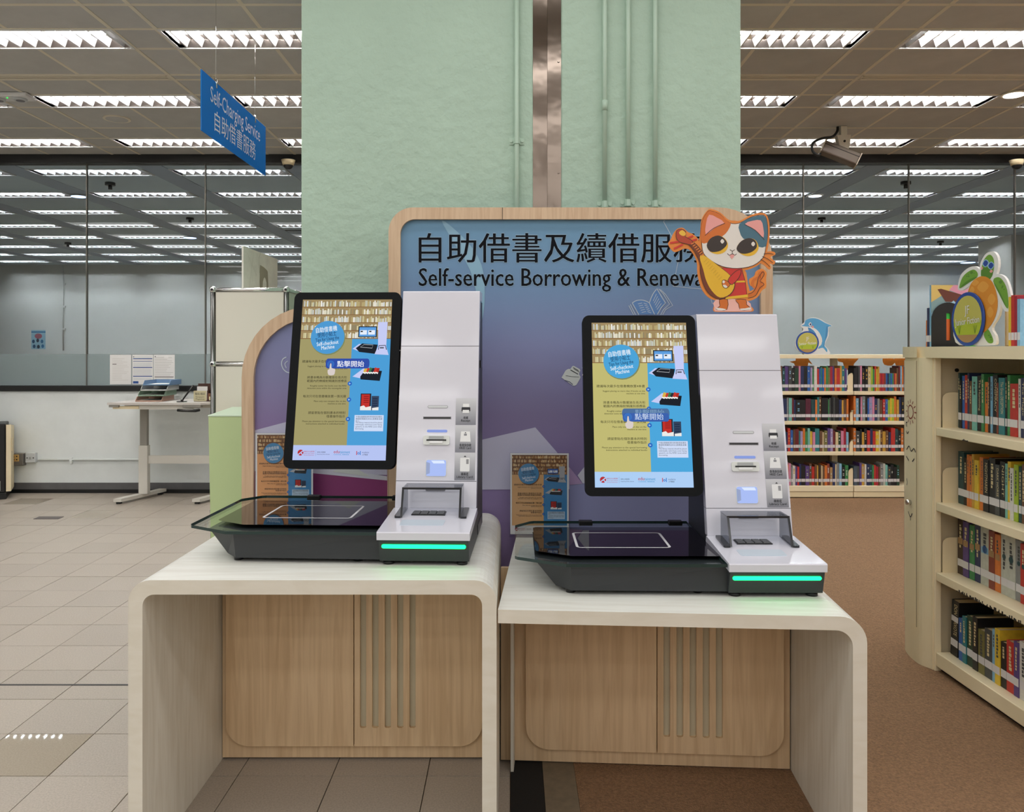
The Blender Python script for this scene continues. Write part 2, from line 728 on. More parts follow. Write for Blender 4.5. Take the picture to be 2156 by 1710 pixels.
for xc, ya, yb in vents:
    k = round((xc - BAYX) / BAYP)
    if k == 0 or abs(k) > 4:
        continue
    v = thing('slot_vent', 'long beige slot vent between ceiling panels, %s' % side_of(k), 'vent', (xc, ya, CEIL), group='slot vents in the front ceiling')
    q = B()
    d = yb - ya
    q.box(-0.6, 0.6, 0.012, 0.026, -0.003, 0.03, M_TBAR)
    q.box(-0.6, 0.6, d - 0.026, d - 0.012, -0.003, 0.03, M_TBAR)
    q.box(-0.605, -0.59, 0.012, d - 0.012, -0.003, 0.03, M_TBAR)
    q.box(0.59, 0.605, 0.012, d - 0.012, -0.003, 0.03, M_TBAR)
    q.obj('vent_frame', v)
    q = B()
    q.box(-0.59, 0.59, d / 2 - 0.007, d / 2 + 0.007, -0.001, 0.02, M_TBAR)
    q.obj('slat', v)
    q = B()
    q.box(-0.59, 0.59, 0.026, d - 0.026, 0.03, 0.034, M_BLACK)
    q.obj('duct', v)

# ceiling of the room behind the glass: large panels and strips
for k in range(-8, 9):
    xc = BAYX + BAYP * k
    y = GY + 0.1
    for n in range(3, 11):
        ya = lstart(n) + 0.31
        yb = lstart(n + 1) if n < 10 else FY
        if n == 3:
            panel(xc - HB + 0.004, xc + HB - 0.004, GY + 0.05, lstart(3) - 0.004, 'ceiling_panel', M_CEIL2, CEIL + 0.004, ceiling)
        panel(xc - HB + 0.004, xc + HB - 0.004, ya + 0.004, yb - 0.004, 'ceiling_panel', M_CEIL2, CEIL + 0.004, ceiling)
    panel(xc + HB + 0.006, xc + BAYP - HB - 0.006, GY + 0.05, FY, 'ceiling_strip', M_CEIL2B, CEIL + 0.002, ceiling)

# walls
b = B()
b.box(X0, X1, GY, GY + 0.14, 0.0, 0.985, M_WALL)
structure(b.obj('wall_back'))
b = B()
b.box(X0 - 0.12, X0, -8.2, GY + 0.14, 0, CEIL + 0.1, M_WALL)
structure(b.obj('wall_left'))
b = B()
b.box(X1, X1 + 0.12, -8.2, GY + 0.14, 0, CEIL + 0.1, M_WALL)
structure(b.obj('wall_right'))
b = B()
b.box(X0 - 0.12, X1 + 0.12, -8.32, -8.2, 0, CEIL + 0.1, M_WALL)
structure(b.obj('wall_front'))
b = B()
b.box(BX0, BX1, FY, FY + 0.15, 0, CEIL + 0.1, M_FARWALL)
structure(b.obj('wall_far'))
b = B()
b.box(BX0 - 0.1, BX0, GY + 0.14, FY + 0.15, 0, CEIL + 0.1, M_FARWALL)
b.box(BX0, X0 - 0.12, GY, GY + 0.14, 0, CEIL + 0.1, M_FARWALL)
structure(b.obj('wall_far_left'))
b = B()
b.box(BX1, BX1 + 0.1, GY + 0.14, FY + 0.15, 0, CEIL + 0.1, M_FARWALL)
b.box(X1 + 0.12, BX1, GY, GY + 0.14, 0, CEIL + 0.1, M_FARWALL)
structure(b.obj('wall_far_right'))
b = B()
b.box(8.2, 9.1, 13.26, 14.2, 0, CEIL + 0.1, M_FARWALL)
structure(b.obj('wall_far_pier'))
b = B()
b.box(X0, X1, GY - 0.015, GY, 0.035, 0.098, M_SKIRT)
b.box(X0, X1, GY - 0.010, GY, 0.0, 0.035, M_BLACK)
structure(b.obj('baseboard_back'))
b = B()
b.box(X0, X1, GY - 0.03, GY + 0.10, 3.195, CEIL + 0.03, M_BLACK, 0.004)
structure(b.obj('trim_1'))
b = B()
b.box(X0, X1, GY - 0.02, GY + 0.10, 0.985, 1.04, M_BLACK, 0.004)
structure(b.obj('trim_2'))

# glass panes, one window each
M_PANE = glass('window_glass', (0.90, 0.93, 0.945))
M_FILM = glass('frosted_film', (0.80, 0.84, 0.84), diff=0.34, diffcol=(196, 204, 204), rough=0.4)
M_SEAL = mat('glass_joint', (96, 92, 86), 0.35)
joints = [-6.95, -5.3, -4.14, -2.985, -1.82, -0.6, 0.6, 1.75, 2.837, 3.864, 4.896, 6.0, 7.15]
for i in range(len(joints) - 1):
    xa, xb = joints[i] + 0.006, joints[i + 1] - 0.006
    q = B()
    q.box(xa, xb, GY + 0.03, GY + 0.042, 1.04, 3.195, M_PANE)
    wdo = structure(q.obj('window_%d' % (i + 1)))
    q = B()
    q.box(xb + 0.001, xb + 0.011, GY + 0.024, GY + 0.048, 1.04, 3.195, M_SEAL)
    q.obj('glass_joint', wdo)
    if xb < 0:
        q = B()
        q.box(xa, xb, GY + 0.0265, GY + 0.0285, 1.04, 1.345, M_FILM)
        q.obj('frosted_film', wdo)

# ------------------------------------------------------------------ louvred ceiling lights
fx = {}


def fixture_meshes():
    q = B()
    for xa, xb, ya, yb in ((-0.615, 0.615, -0.155, -0.138), (-0.615, 0.615, 0.138, 0.155), (-0.615, -0.598, -0.138, 0.138), (0.598, 0.615, -0.138, 0.138)):
        q.box(xa, xb, ya, yb, -0.004, 0.02, M_LOUV)
    o = q.obj('frame')
    fx['frame'] = o
    q = B()
    prof = [(-0.138, 0.0), (-0.128, 0.05), (-0.10, 0.09), (0.10, 0.09), (0.128, 0.05), (0.138, 0.0)]
    for (u0, v0), (u1, v1) in zip(prof, prof[1:]):
        q.face([(-0.598, u0, v0), (0.598, u0, v0), (0.598, u1, v1), (-0.598, u1, v1)], M_ALU)
    for x in (-0.598, 0.598):
        q.face([(x, u, v) for u, v in prof], M_LOUV)
    fx['reflector'] = q.obj('reflector', fix=False)
    q = B()
    for y in (-0.062, 0.062):
        q.cyl((-0.575, y, 0.068), (0.575, y, 0.068), 0.013, M_TUBE, 5)
    fx['lamp_tube'] = q.obj('lamp_tube')
    q = B()
    for y in (-0.062, 0.062):
        q.cyl((-0.575, y, 0.068), (0.575, y, 0.068), 0.013, M_TUBE2, 5)
    fx['lamp_tube_far'] = q.obj('lamp_tube')
    # one louvre blade: a V that flares towards both reflectors
    def blade(q, x):
        for s0, s1, w0, w1 in ((-0.136, 0.0, 0.020, 0.010), (0.0, 0.136, 0.010, 0.020)):
            for sg in (-1, 1):
                q.face([(x, s0, 0.002), (x, s1, 0.002), (x + sg * w1, s1, 0.05), (x + sg * w0, s0, 0.05)], M_LOUV)
            q.face([(x - w0, s0, 0.05), (x + w0, s0, 0.05), (x + w1, s1, 0.05), (x - w1, s1, 0.05)], M_LOUV)
            q.face([(x - 0.004, s0, 0.0), (x + 0.004, s0, 0.0), (x + 0.004, s1, 0.0), (x - 0.004, s1, 0.0)], M_LOUV)
    q = B()
    blade(q, 0)
    fx['louvre'] = q.obj('louvre', fix=False)
    q = B()
    for i in range(13):
        blade(q, -0.552 + 0.092 * i)
    fx['louvres'] = tag(q.obj('louvre', fix=False), kind='stuff')


fixture_meshes()
first = dict.fromkeys(fx, True)


def use(key, parent, loc=(0, 0, 0)):
    if first[key]:
        first[key] = False
        o = fx[key]
    else:
        o = fx[key].copy()
        COL.objects.link(o)
    o.parent = parent
    o.location = loc
    return o


def ceiling_light(n, k, single, label):
    r = thing('ceiling_light', label, 'ceiling light', (BAYX + BAYP * k, ROW0 + ROWP * n, CEIL - 0.001), group='louvred fluorescent ceiling lights')
    use('frame', r)
    use('reflector', r)
    use('lamp_tube' if single else 'lamp_tube_far', r)
    if single:
        for i in range(13):
            use('louvre', r, (-0.552 + 0.092 * i, 0, 0))
    else:
        use('louvres', r)


rows_front = ['in the nearest row', 'in the middle front row', 'in the last row before the glass']
for n in range(0, 11):
    y = ROW0 + ROWP * n
    for k in range(-8, 9):
        x = BAYX + BAYP * k
        if k == 0 or abs(x) - 0.6 > 0.655 * y or abs(x) > 12:
            continue
        if -0.20 < (x - 0.6) / y and (x + 0.6) / y < 0.22:
            continue
        if n < 3:
            ceiling_light(n, k, True, 'louvred ceiling light %s, %s' % (rows_front[n], side_of(k)))
        else:
            ceiling_light(n, k, False, 'louvred ceiling light behind the glass, %s row, %s' % (nth(n - 3), side_of(k)))
# ------------------------------------------------------------------ green column with its steel expansion cover
CY = 3.25
kc = CY / F_PX
cxl, cxm0, cxm1, cxr = (634 - 1078) * kc, (1122 - 1078) * kc, (1182 - 1078) * kc, (1560 - 1078) * kc
b = B()
b.box(cxl, cxm0, CY, CY + 0.85, 0, CEIL + 0.02, M_GREEN, 0.006)
b.box(cxm1, cxr, CY, CY + 0.85, 0, CEIL + 0.02, M_GREEN, 0.006)
b.box(cxm0 - 0.01, cxm1 + 0.01, CY + 0.08, CY + 0.80, 0, CEIL, M_DARKGAP)
column = structure(b.obj('column'))
q = B()
xm = (1153 - 1078) * kc
q.face([(cxm0, CY + 0.010, 0), (xm, CY + 0.022, 0), (xm, CY + 0.022, CEIL), (cxm0, CY + 0.010, CEIL)], M_STEEL)
q.face([(xm, CY + 0.020, 0), (cxm1, CY + 0.016, 0), (cxm1, CY + 0.016, CEIL), (xm, CY + 0.020, CEIL)], M_STEEL)
q.face([(xm, CY + 0.022, 0), (xm, CY + 0.020, 0), (xm, CY + 0.020, CEIL), (xm, CY + 0.022, CEIL)], M_STEEL)
q.obj('steel_cover', column, fix=False)
for z in (2.96, 2.55, 2.10, 1.93):
    q = B()
    q.cyl((cxm1 - 0.011, CY + 0.016, z), (cxm1 - 0.011, CY + 0.012, z), 0.005, M_STEEL, 10)
    q.obj('screw', column)

# painted conduits on the column
M_COND = mat('green_conduit', (180, 204, 186), 0.45)


def conduit(px, top, bottom, saddles, label, coupling=None):
    x = (px - 1078) * 3.24 / F_PX
    r = thing('conduit', label, 'pipe', (x, CY, 0), group='painted conduits on the column')
    q = B()
    q.cyl((0, -0.016, bottom), (0, -0.016, top), 0.0095, M_COND, 14)
    q.obj('pipe', r)
    for z in saddles:
        q = B()
        arc = [(-0.030, -0.003), (-0.013, -0.004), (-0.0125, -0.018), (-0.006, -0.028), (0.006, -0.028), (0.0125, -0.018), (0.013, -0.004), (0.030, -0.003), (0.030, 0.0), (-0.030, 0.0)]
        q.prism(arc, XY_TOP, z - 0.013, z + 0.013, M_COND)
        for sx in (-0.022, 0.022):
            q.cyl((sx, 0, z), (sx, -0.009, z), 0.0055, M_COND, 8)
        q.obj('saddle', r)
    if coupling:
        q = B()
        q.cyl((0, -0.016, coupling - 0.02), (0, -0.016, coupling + 0.02), 0.0115, M_COND, 14)
        q.obj('coupling', r)


zz = lambda py: CAM_H - (py - 738) * 3.24 / F_PX
conduit(1088, CEIL, 1.2, [zz(297)], 'thin green conduit left of the steel strip on the column')
conduit(1273, CEIL, zz(436), [zz(431)], 'green conduit nearest the steel strip on its right, with a coupling', zz(223))
conduit(1322, CEIL, zz(436), [zz(428)], 'middle green conduit of the three right of the steel strip')
conduit(1379, CEIL, zz(436), [zz(430)], 'rightmost green conduit of the three right of the steel strip')

# ------------------------------------------------------------------ back boards of the two service points
M_INK = mat('dark_ink', (12, 13, 20), 0.7, spec=0.15)
M_HALO = mat('pale_blue_halo', (142, 174, 198), 0.5)
M_LINE = mat('pale_print_line', (196, 208, 218), 0.4)


def gradient(name, stops, z0, z1, axis='Z'):
    m = bpy.data.materials.new(name)
    m.use_nodes = True
    nt = m.node_tree
    N, L = nt.nodes, nt.links
    bs = N['Principled BSDF']
    bs.inputs['Roughness'].default_value = 0.38
    tc = N.new('ShaderNodeTexCoord')
    sp = N.new('ShaderNodeSeparateXYZ')
    L.new(tc.outputs['Object'], sp.inputs[0])
    mr = N.new('ShaderNodeMapRange')
    mr.inputs['From Min'].default_value = z0
    mr.inputs['From Max'].default_value = z1
    L.new(sp.outputs[axis], mr.inputs[0])
    rp = N.new('ShaderNodeValToRGB')
    cr = rp.color_ramp
    while len(cr.elements) < len(stops):
        cr.elements.new(0.5)
    for e, (p, c) in zip(cr.elements, stops):
        e.position = p
        e.color = lin(c) + (1,)
    L.new(mr.outputs[0], rp.inputs[0])
    L.new(rp.outputs[0], bs.inputs['Base Color'])
    return m


BY = 3.05
kb = BY / F_PX
bx = lambda px: (px - 1078) * kb
bz = lambda py: CAM_H - (py - 738) * kb
G2 = gradient('board_print_blue_purple', [(0.0, (150, 130, 172)), (0.25, (134, 118, 166)), (0.42, (132, 122, 164)), (0.62, (134, 142, 186)), (0.8, (112, 146, 184)), (1.0, (106, 154, 186))], bz(1180), bz(450))
G1 = gradient('board_print_purple', [(0.0, (150, 122, 172)), (0.45, (146, 118, 170)), (0.75, (134, 134, 176)), (1.0, (130, 140, 184))], bz(1180), bz(660))


def board(name, label, outer, inner, printmat, joints_px):
    r = thing(name, label, 'sign board', (0, BY, 0))
    q = B()
    n = len(outer)
    for ya, yb in ((-0.018, 0.022),):
        for i in range(n - 1):
            o0, o1, i0, i1 = outer[i], outer[i + 1], inner[i], inner[i + 1]
            q.face([(o0[0], ya, o0[1]), (o1[0], ya, o1[1]), (i1[0], ya, i1[1]), (i0[0], ya, i0[1])], M_OAKF)
            q.face([(o0[0], yb, o0[1]), (o1[0], yb, o1[1]), (i1[0], yb, i1[1]), (i0[0], yb, i0[1])], M_OAKF)
            q.face([(o0[0], ya, o0[1]), (o1[0], ya, o1[1]), (o1[0], yb, o1[1]), (o0[0], yb, o0[1])], M_OAKF)
            q.face([(i0[0], ya, i0[1]), (i1[0], ya, i1[1]), (i1[0], yb, i1[1]), (i0[0], yb, i0[1])], M_OAKF)
    for e in (0, -1):
        o0, i0 = outer[e], inner[e]
        q.face([(o0[0], -0.018, o0[1]), (i0[0], -0.018, i0[1]), (i0[0], 0.022, i0[1]), (o0[0], 0.022, o0[1])], M_OAKF)
    q.obj('frame', r)
    q = B()
    q.prism([(x, z) for x, z in inner], XY_FRONT, 0.0, 0.02, printmat)
    q.obj('printed_panel', r)
    if joints_px:
        q = B()
        for px in joints_px:
            q.box(bx(px) - 0.001, bx(px) + 0.001, -0.0185, -0.017, bz(464), bz(439), M_DARKGAP)
        q.obj('frame_joint', r)
    return r


def arch(x0, x1, zb, zt, rl, rr, seg=10):
    out = [(x0, zb), (x0, zt - rl)]
    for k in range(seg + 1):
        t = R(180 - 90 * k / seg)
        out.append((x0 + rl + rl * math.cos(t), zt - rl + rl * math.sin(t)))
    for k in range(seg + 1):
        t = R(90 - 90 * k / seg)
        out.append((x1 - rr + rr * math.cos(t), zt - rr + rr * math.sin(t)))
    out += [(x1, zt - rr), (x1, zb)]
    return out


fw = 0.0445
ZB = 0.30
big = board('service_sign_board', 'tall wood-framed blue and purple sign board with bold dark title behind both kiosks',
            arch(bx(819.5), bx(1624), ZB, bz(438.5), 0.092, 0.205), arch(bx(819.5) + fw, bx(1624) - fw, ZB, bz(438.5) - fw, 0.055, 0.165), G2, [1058])
small = board('arched_sign_board', 'lower wood-framed purple sign board with a quarter round corner left of kiosk screen',
              arch(bx(512), bx(819.5) - 0.001, ZB, bz(645.5), 0.267, 0.03), arch(bx(512) + fw, bx(819.5) - 0.004, ZB, bz(645.5) - fw, 0.225, 0.012), G1, [])


def bcanvas():
    return Canvas(0.0002, 1078, 738, kb)


BM = FRONT.copy()
Cc = lambda m: m
# title lettering on the tall board
c = bcanvas()
s9 = '自助借書及續借服務'
s10 = 'Self-service Borrowing & Renewal'
for i in range(8):
    da, db = 1.5 * math.cos(i * math.pi / 4), 1.5 * math.sin(i * math.pi / 4)
    c.text(s9, 882 + da, 547.5 + db, 67.2, M_HALO, 1 + 0.1 * i, width=67.2 * 9 - 4)
    c.text(s10, 882 + da, 602 + db, 54, M_HALO, 1 + 0.1 * i, width=606)
for da in (-0.5, 0.5):
    c.text(s9, 882 + da, 547.5, 67.2, M_INK, 3 + da, width=67.2 * 9 - 4)
    c.text(s10, 882 + da, 602, 54, M_INK, 3 + da, width=606)
TM = Matrix.Translation((0, -0.0008, CAM_H)) @ FRONT
o = c.put('title_lettering', big, TM)
# printed shapes and line drawings
c = bcanvas()
P_LAV = mat('print_lavender', (196, 196, 220), 0.4)
P_LAV2 = mat('print_pale_grey', (206, 208, 222), 0.4)
P_PINK = mat('print_lilac', (176, 150, 192), 0.4)
P_SLATE = mat('print_slate_blue', (144, 148, 190), 0.4)
P_MAG = mat('print_magenta', (136, 58, 112), 0.4)
P_BLUE = mat('print_book_blue', (98, 140, 196), 0.4)
P_BOT = mat('print_bottle', (206, 212, 210), 0.4)
P_TEAL = mat('print_teal_sweep', (140, 182, 206), 0.4)
c.poly([(990, 933), (1006, 928), (1127, 900), (1169, 948), (1226, 1019), (1199, 1021), (1199, 1030), (990, 1031)], P_LAV, 1)
c.poly([(1199, 984), (1226, 1018), (1199, 1021)], P_PINK, 2)
c.poly([(1216, 1001), (1232, 981), (1240, 975), (1240, 1018), (1227, 1018)], P_LAV2, 2)
c.poly([(1199, 1022), (1240, 1018), (1500, 1018), (1500, 1110), (1199, 1110)], P_SLATE, 1)
c.put('polygon_print', big, TM)
c = bcanvas()
# pale sweep at the top left, hexagon lines at the top right
sweep = [(884, 464), (930, 464), (965, 490), (1000, 530), (1018, 575), (1020, 640), (1012, 690), (1004, 720), (1006, 640), (990, 570), (955, 510)]
c.poly(smooth(sweep[1:], 3), P_TEAL, 1)
c.put('sweep_print', big, TM)
c = bcanvas()
for ln in ([(1399, 463), (1397, 467), (1432, 530), (1417, 603), (1490, 610), (1500, 640)],):
    c.line(ln, 1.2, M_LINE, 2)
c.put('hexagon_line_print', big, TM)
c = bcanvas()
c = bcanvas()
# open book drawing
bookl = smooth([(1331, 638), (1340, 633), (1352, 632), (1362, 635), (1367, 638)], 3, False)
bookr = smooth([(1367, 638), (1371, 627), (1376, 617), (1383, 608)], 3, False)
c.poly(bookl + [(1372, 650), (1378, 662), (1345, 662)], P_BLUE, 2)
c.poly(bookr + [(1390, 620), (1401, 638), (1390, 650), (1384, 662), (1378, 662)], P_BLUE, 2)
c.line(bookl + [(1378, 662)], 1.6, M_LINE, 3)
c.line(bookr + [(1390, 620), (1401, 638), (1392, 648), (1384, 662)], 1.6, M_LINE, 3)
for d in (5, 9):
    c.line([(1331 - d * 0.8, 638 + d * 0.6), (1343 - d, 663)], 1.4, M_LINE, 3)
    c.line([(1383 + d * 0.8, 607 + d * 0.3), (1392 + d, 620), (1401 + d * 1.7, 637 + d * 0.7), (1392 + d, 652), (1386 + d, 663)], 1.4, M_LINE, 3)
c.line([(1331, 638), (1345, 663)], 1.5, M_LINE, 3)
for i in range(5):
    c.line([(1343 + i * 2, 640 + i * 4.5), (1352 + i * 2, 638 + i * 4.5)], 1.1, M_LINE, 3)
    c.line([(1355 + i * 2, 638 + i * 4.5), (1363 + i * 2, 641 + i * 4.5)], 1.1, M_LINE, 3)
    c.line([(1375 + i * 2, 634 + i * 4.5), (1382 + i * 2.6, 619 + i * 5)], 1.1, M_LINE, 3)
c.put('open_book_drawing', big, TM)
c = bcanvas()
# ink bottle
bot = [(1182, 795), (1184, 792), (1191, 780), (1196, 777), (1201, 777), (1205, 771), (1208, 770.5), (1220, 777), (1222, 780), (1219, 788), (1222, 793), (1222, 796), (1214, 810), (1210, 812.5), (1206, 812)]
c.poly(bot, P_BOT, 2)
c.line([(1201, 779), (1217, 788)], 1.6, M_INK, 3)
c.line([(1191, 791), (1203, 793), (1219, 794)], 0.9, M_INK, 3)
c.line([(1189, 801), (1199, 804), (1206, 810)], 1.8, prt('#5a5f78'), 3)
for i in range(3):
    c.line([(1206 + i, 773 + i * 2), (1218 + i, 780 + i * 2)], 0.7, M_INK, 3)
c.line([(1225, 775), (1231, 773)], 1.2, M_LINE, 3)
c.put('ink_bottle_drawing', big, TM)
# printed shapes on the arched board
c = bcanvas()
c.poly([(537, 906), (620, 884), (700, 935), (815, 985), (815, 1000), (537, 1000)], P_LAV, 1)
c.poly([(537, 990), (700, 985), (815, 1003), (815, 1060), (537, 1060)], P_LAV2, 2)
c.poly([(537, 992), (655, 996), (818, 1012), (818, 1110), (690, 1110), (720, 1060), (660, 1052), (537, 1060)], P_MAG, 3)
c.poly([(700, 993), (735, 976), (780, 1004)], P_BOT, 4)
c.put('polygon_print', small, TM)
c = bcanvas()
c.line(smooth([(603, 752), (596, 756), (593, 765), (596, 776), (603, 783), (610, 785)], 3, False), 2.0, M_LINE, 3)
c.line(smooth([(606, 760), (600, 766), (603, 775)], 3, False), 1.4, M_LINE, 3)
c.put('swirl_drawing', small, TM)

# ------------------------------------------------------------------ the two desks
YF1, YB1, H1 = 2.137, 3.02, 0.7716
XL1, XR1, T1 = -1.016, -0.041, 0.038


def ushape(x0, x1, h, t, ro, ri, seg=8, left=True, right=True):
    """inverted U outline in XZ, legs to the floor; left=False leaves the left end as a plain butt end"""
    out = []
    if left:
        out += [(x0, 0), (x0, h - ro)]
        out += [(x0 + ro + ro * math.cos(R(180 - 90 * k / seg)), h - ro + ro * math.sin(R(180 - 90 * k / seg))) for k in range(1, seg + 1)]
    else:
        out += [(x0, h - t), (x0, h)]
    out += [(x1 - ro + ro * math.cos(R(90 - 90 * k / seg)), h - ro + ro * math.sin(R(90 - 90 * k / seg))) for k in range(seg)]
    out += [(x1, h - ro), (x1, 0), (x1 - t, 0), (x1 - t, h - t - ri)]
    out += [(x1 - t - ri + ri * math.cos(R(90 * k / seg)), h - t - ri + ri * math.sin(R(90 * k / seg))) for k in range(1, seg + 1)]
    if left:
        out += [(x0 + t + ri + ri * math.cos(R(90 + 90 * k / seg)), h - t - ri + ri * math.sin(R(90 + 90 * k / seg))) for k in range(seg)]
        out += [(x0 + t, h - t - ri), (x0 + t, 0)]
    return out


def upright_grain(o):
    """the grain runs up and down on the faces of the legs"""
    me = o.data
    me.materials.append(M_BIRCHV)
    for p in me.polygons:
        if abs(p.normal.x) > 0.8:
            p.material_index = 2


def doors(root, xa, xm, xb, zb, zt, yf, grooves, gz):
    t = 0.02
    q = B()
    q.prism(rrect(xa, xm - 0.0015, zb, zt, (0.075, 0, 0, 0), 7), XY_FRONT, yf, yf + t, M_OAK)
    q.obj('cabinet_door', root)
    q = B()
    out = [(xm + 0.0015, zt), (xm + 0.0015, zb)]
    rr = 0.075
    out += [(xb - rr + rr * math.cos(R(270 + 90 * k / 7)), zb + rr + rr * math.sin(R(270 + 90 * k / 7))) for k in range(8)]
    out += [(xb, zt)]
    for ga, gb in reversed(grooves):
        out += [(gb, zt), (gb, gz + 0.004), (gb - 0.004, gz), (ga + 0.004, gz), (ga, gz + 0.004), (ga, zt)]
    q.prism(out, XY_FRONT, yf, yf + t, M_OAK)
    d = q.obj('cabinet_door', root)
    q = B()
    q.box(grooves[0][0] - 0.004, grooves[-1][1] + 0.004, yf + 0.012, yf + t - 0.002, gz - 0.004, zt - 0.001, M_GROOVE)
    q.obj('groove_lining', d)


desk1 = thing('service_desk', 'taller pale birch desk with rounded corners and oak cabinet under left kiosk', 'desk', (0, 0, 0), group='self-service desks')
q = B()
q.prism(ushape(XL1, XR1, H1, T1, 0.058, 0.03), XY_FRONT, YF1, YB1, M_BIRCHC, M_BIRCH)
upright_grain(q.obj('desk_shell', desk1))
q = B()
q.box(XL1 + T1 + 0.002, XR1 - T1 - 0.002, 2.722, 2.745, 0.008, H1 - T1 - 0.004, M_OAK)
q.obj('cabinet_panel', desk1)
q = B()
q.box(XL1 + T1 + 0.01, XR1 - T1 - 0.01, 2.75, 2.99, 0.0, H1 - T1 - 0.002, M_OAK)
q.obj('cabinet_body', desk1)
dx = lambda px: (px - 1078) * 2.70 / F_PX
doors(desk1, dx(475.5), dx(745), -0.10, 0.056, H1 - T1 - 0.006, 2.700, [(dx(a), dx(e)) for a, e in ((757.7, 771), (783.5, 797), (810, 823), (836, 849), (862, 875))], CAM_H - (1533 - 738) * 2.70 / F_PX)

H2 = 0.693
desk2 = thing('service_desk', 'lower pale birch desk with one rounded corner butted against the taller desk', 'desk', (-0.040, 2.14, 0), R(-3.6), group='self-service desks')
XR2, D2 = 0.957, 0.87
q = B()
q.prism(ushape(0.003, XR2, H2, T1 - 0.002, 0.068, 0.042, left=False), XY_FRONT, 0.0, D2, M_BIRCHC, M_BIRCH)
upright_grain(q.obj('desk_shell', desk2))
q = B()
q.box(-0.033, XR2 - T1 - 0.002, 0.565, 0.585, 0.008, H2 - T1 - 0.004, M_OAK)
q.box(0.004, 0.014, 0.50, 0.565, 0.0, H2 - T1 - 0.004, M_BIRCHV)
q.obj('cabinet_panel', desk2)
q = B()
q.box(0.006, XR2 - T1 - 0.01, 0.59, 0.84, 0.0, H2 - T1 - 0.002, M_OAK)
q.obj('cabinet_body', desk2)
d2 = lambda px: (px - 1078) * 2.655 / F_PX + 0.052
doors(desk2, 0.052, 0.483, 0.892, 0.058, H2 - T1 - 0.006, 0.543,
      [(0.483 + 0.021 + 0.0425 * i, 0.483 + 0.043 + 0.0425 * i) for i in range(5)], 0.112)

# ------------------------------------------------------------------ acrylic stands with the printed instructions
def bookshelf_print(c, x0, x1, y0, y1, col, seed, dark):
    rnd = random.Random(seed)
    H = y1 - y0
    c.rect(x0, y0, x1, y1, col(dark[0]), 1)
    rows = 5
    for i in range(rows):
        zb = y0 + H * i / rows + H * 0.02
        c.rect(x0, zb - H * 0.02, x1, zb, col(dark[1]), 2)
        x = x0 + rnd.uniform(0, 0.01)
        while x < x1 - 0.012 * (x1 - x0):
            ww = (x1 - x0) * rnd.uniform(0.010, 0.022)
            if rnd.random() < 0.9:
                hh = H / rows * rnd.uniform(0.45, 0.78)
                c.rect(x, zb, min(x + ww * 0.82, x1), zb + hh, col(rnd.choice(dark[2])), 3)
            x += ww


TIPS = [('建議每次最多在借書機放置4本書', None, 'Suggest placing no more than 4 books on the', 'machine at one time'),
        ('將書本略為分散擺放在長方形', '範圍內的無線射頻識別感應區', 'Roughly scatter the books over the RFID', 'detection zone within the rectangular area'),
        ('每次只可在借書機放置一張光碟', None, 'Place only one compact disc on the', 'machine at one time'),
        ('請留意貼在個別書本的特別', '借書操作指示', 'Please pay attention to the special borrowing', 'instructions attached to individual books')]


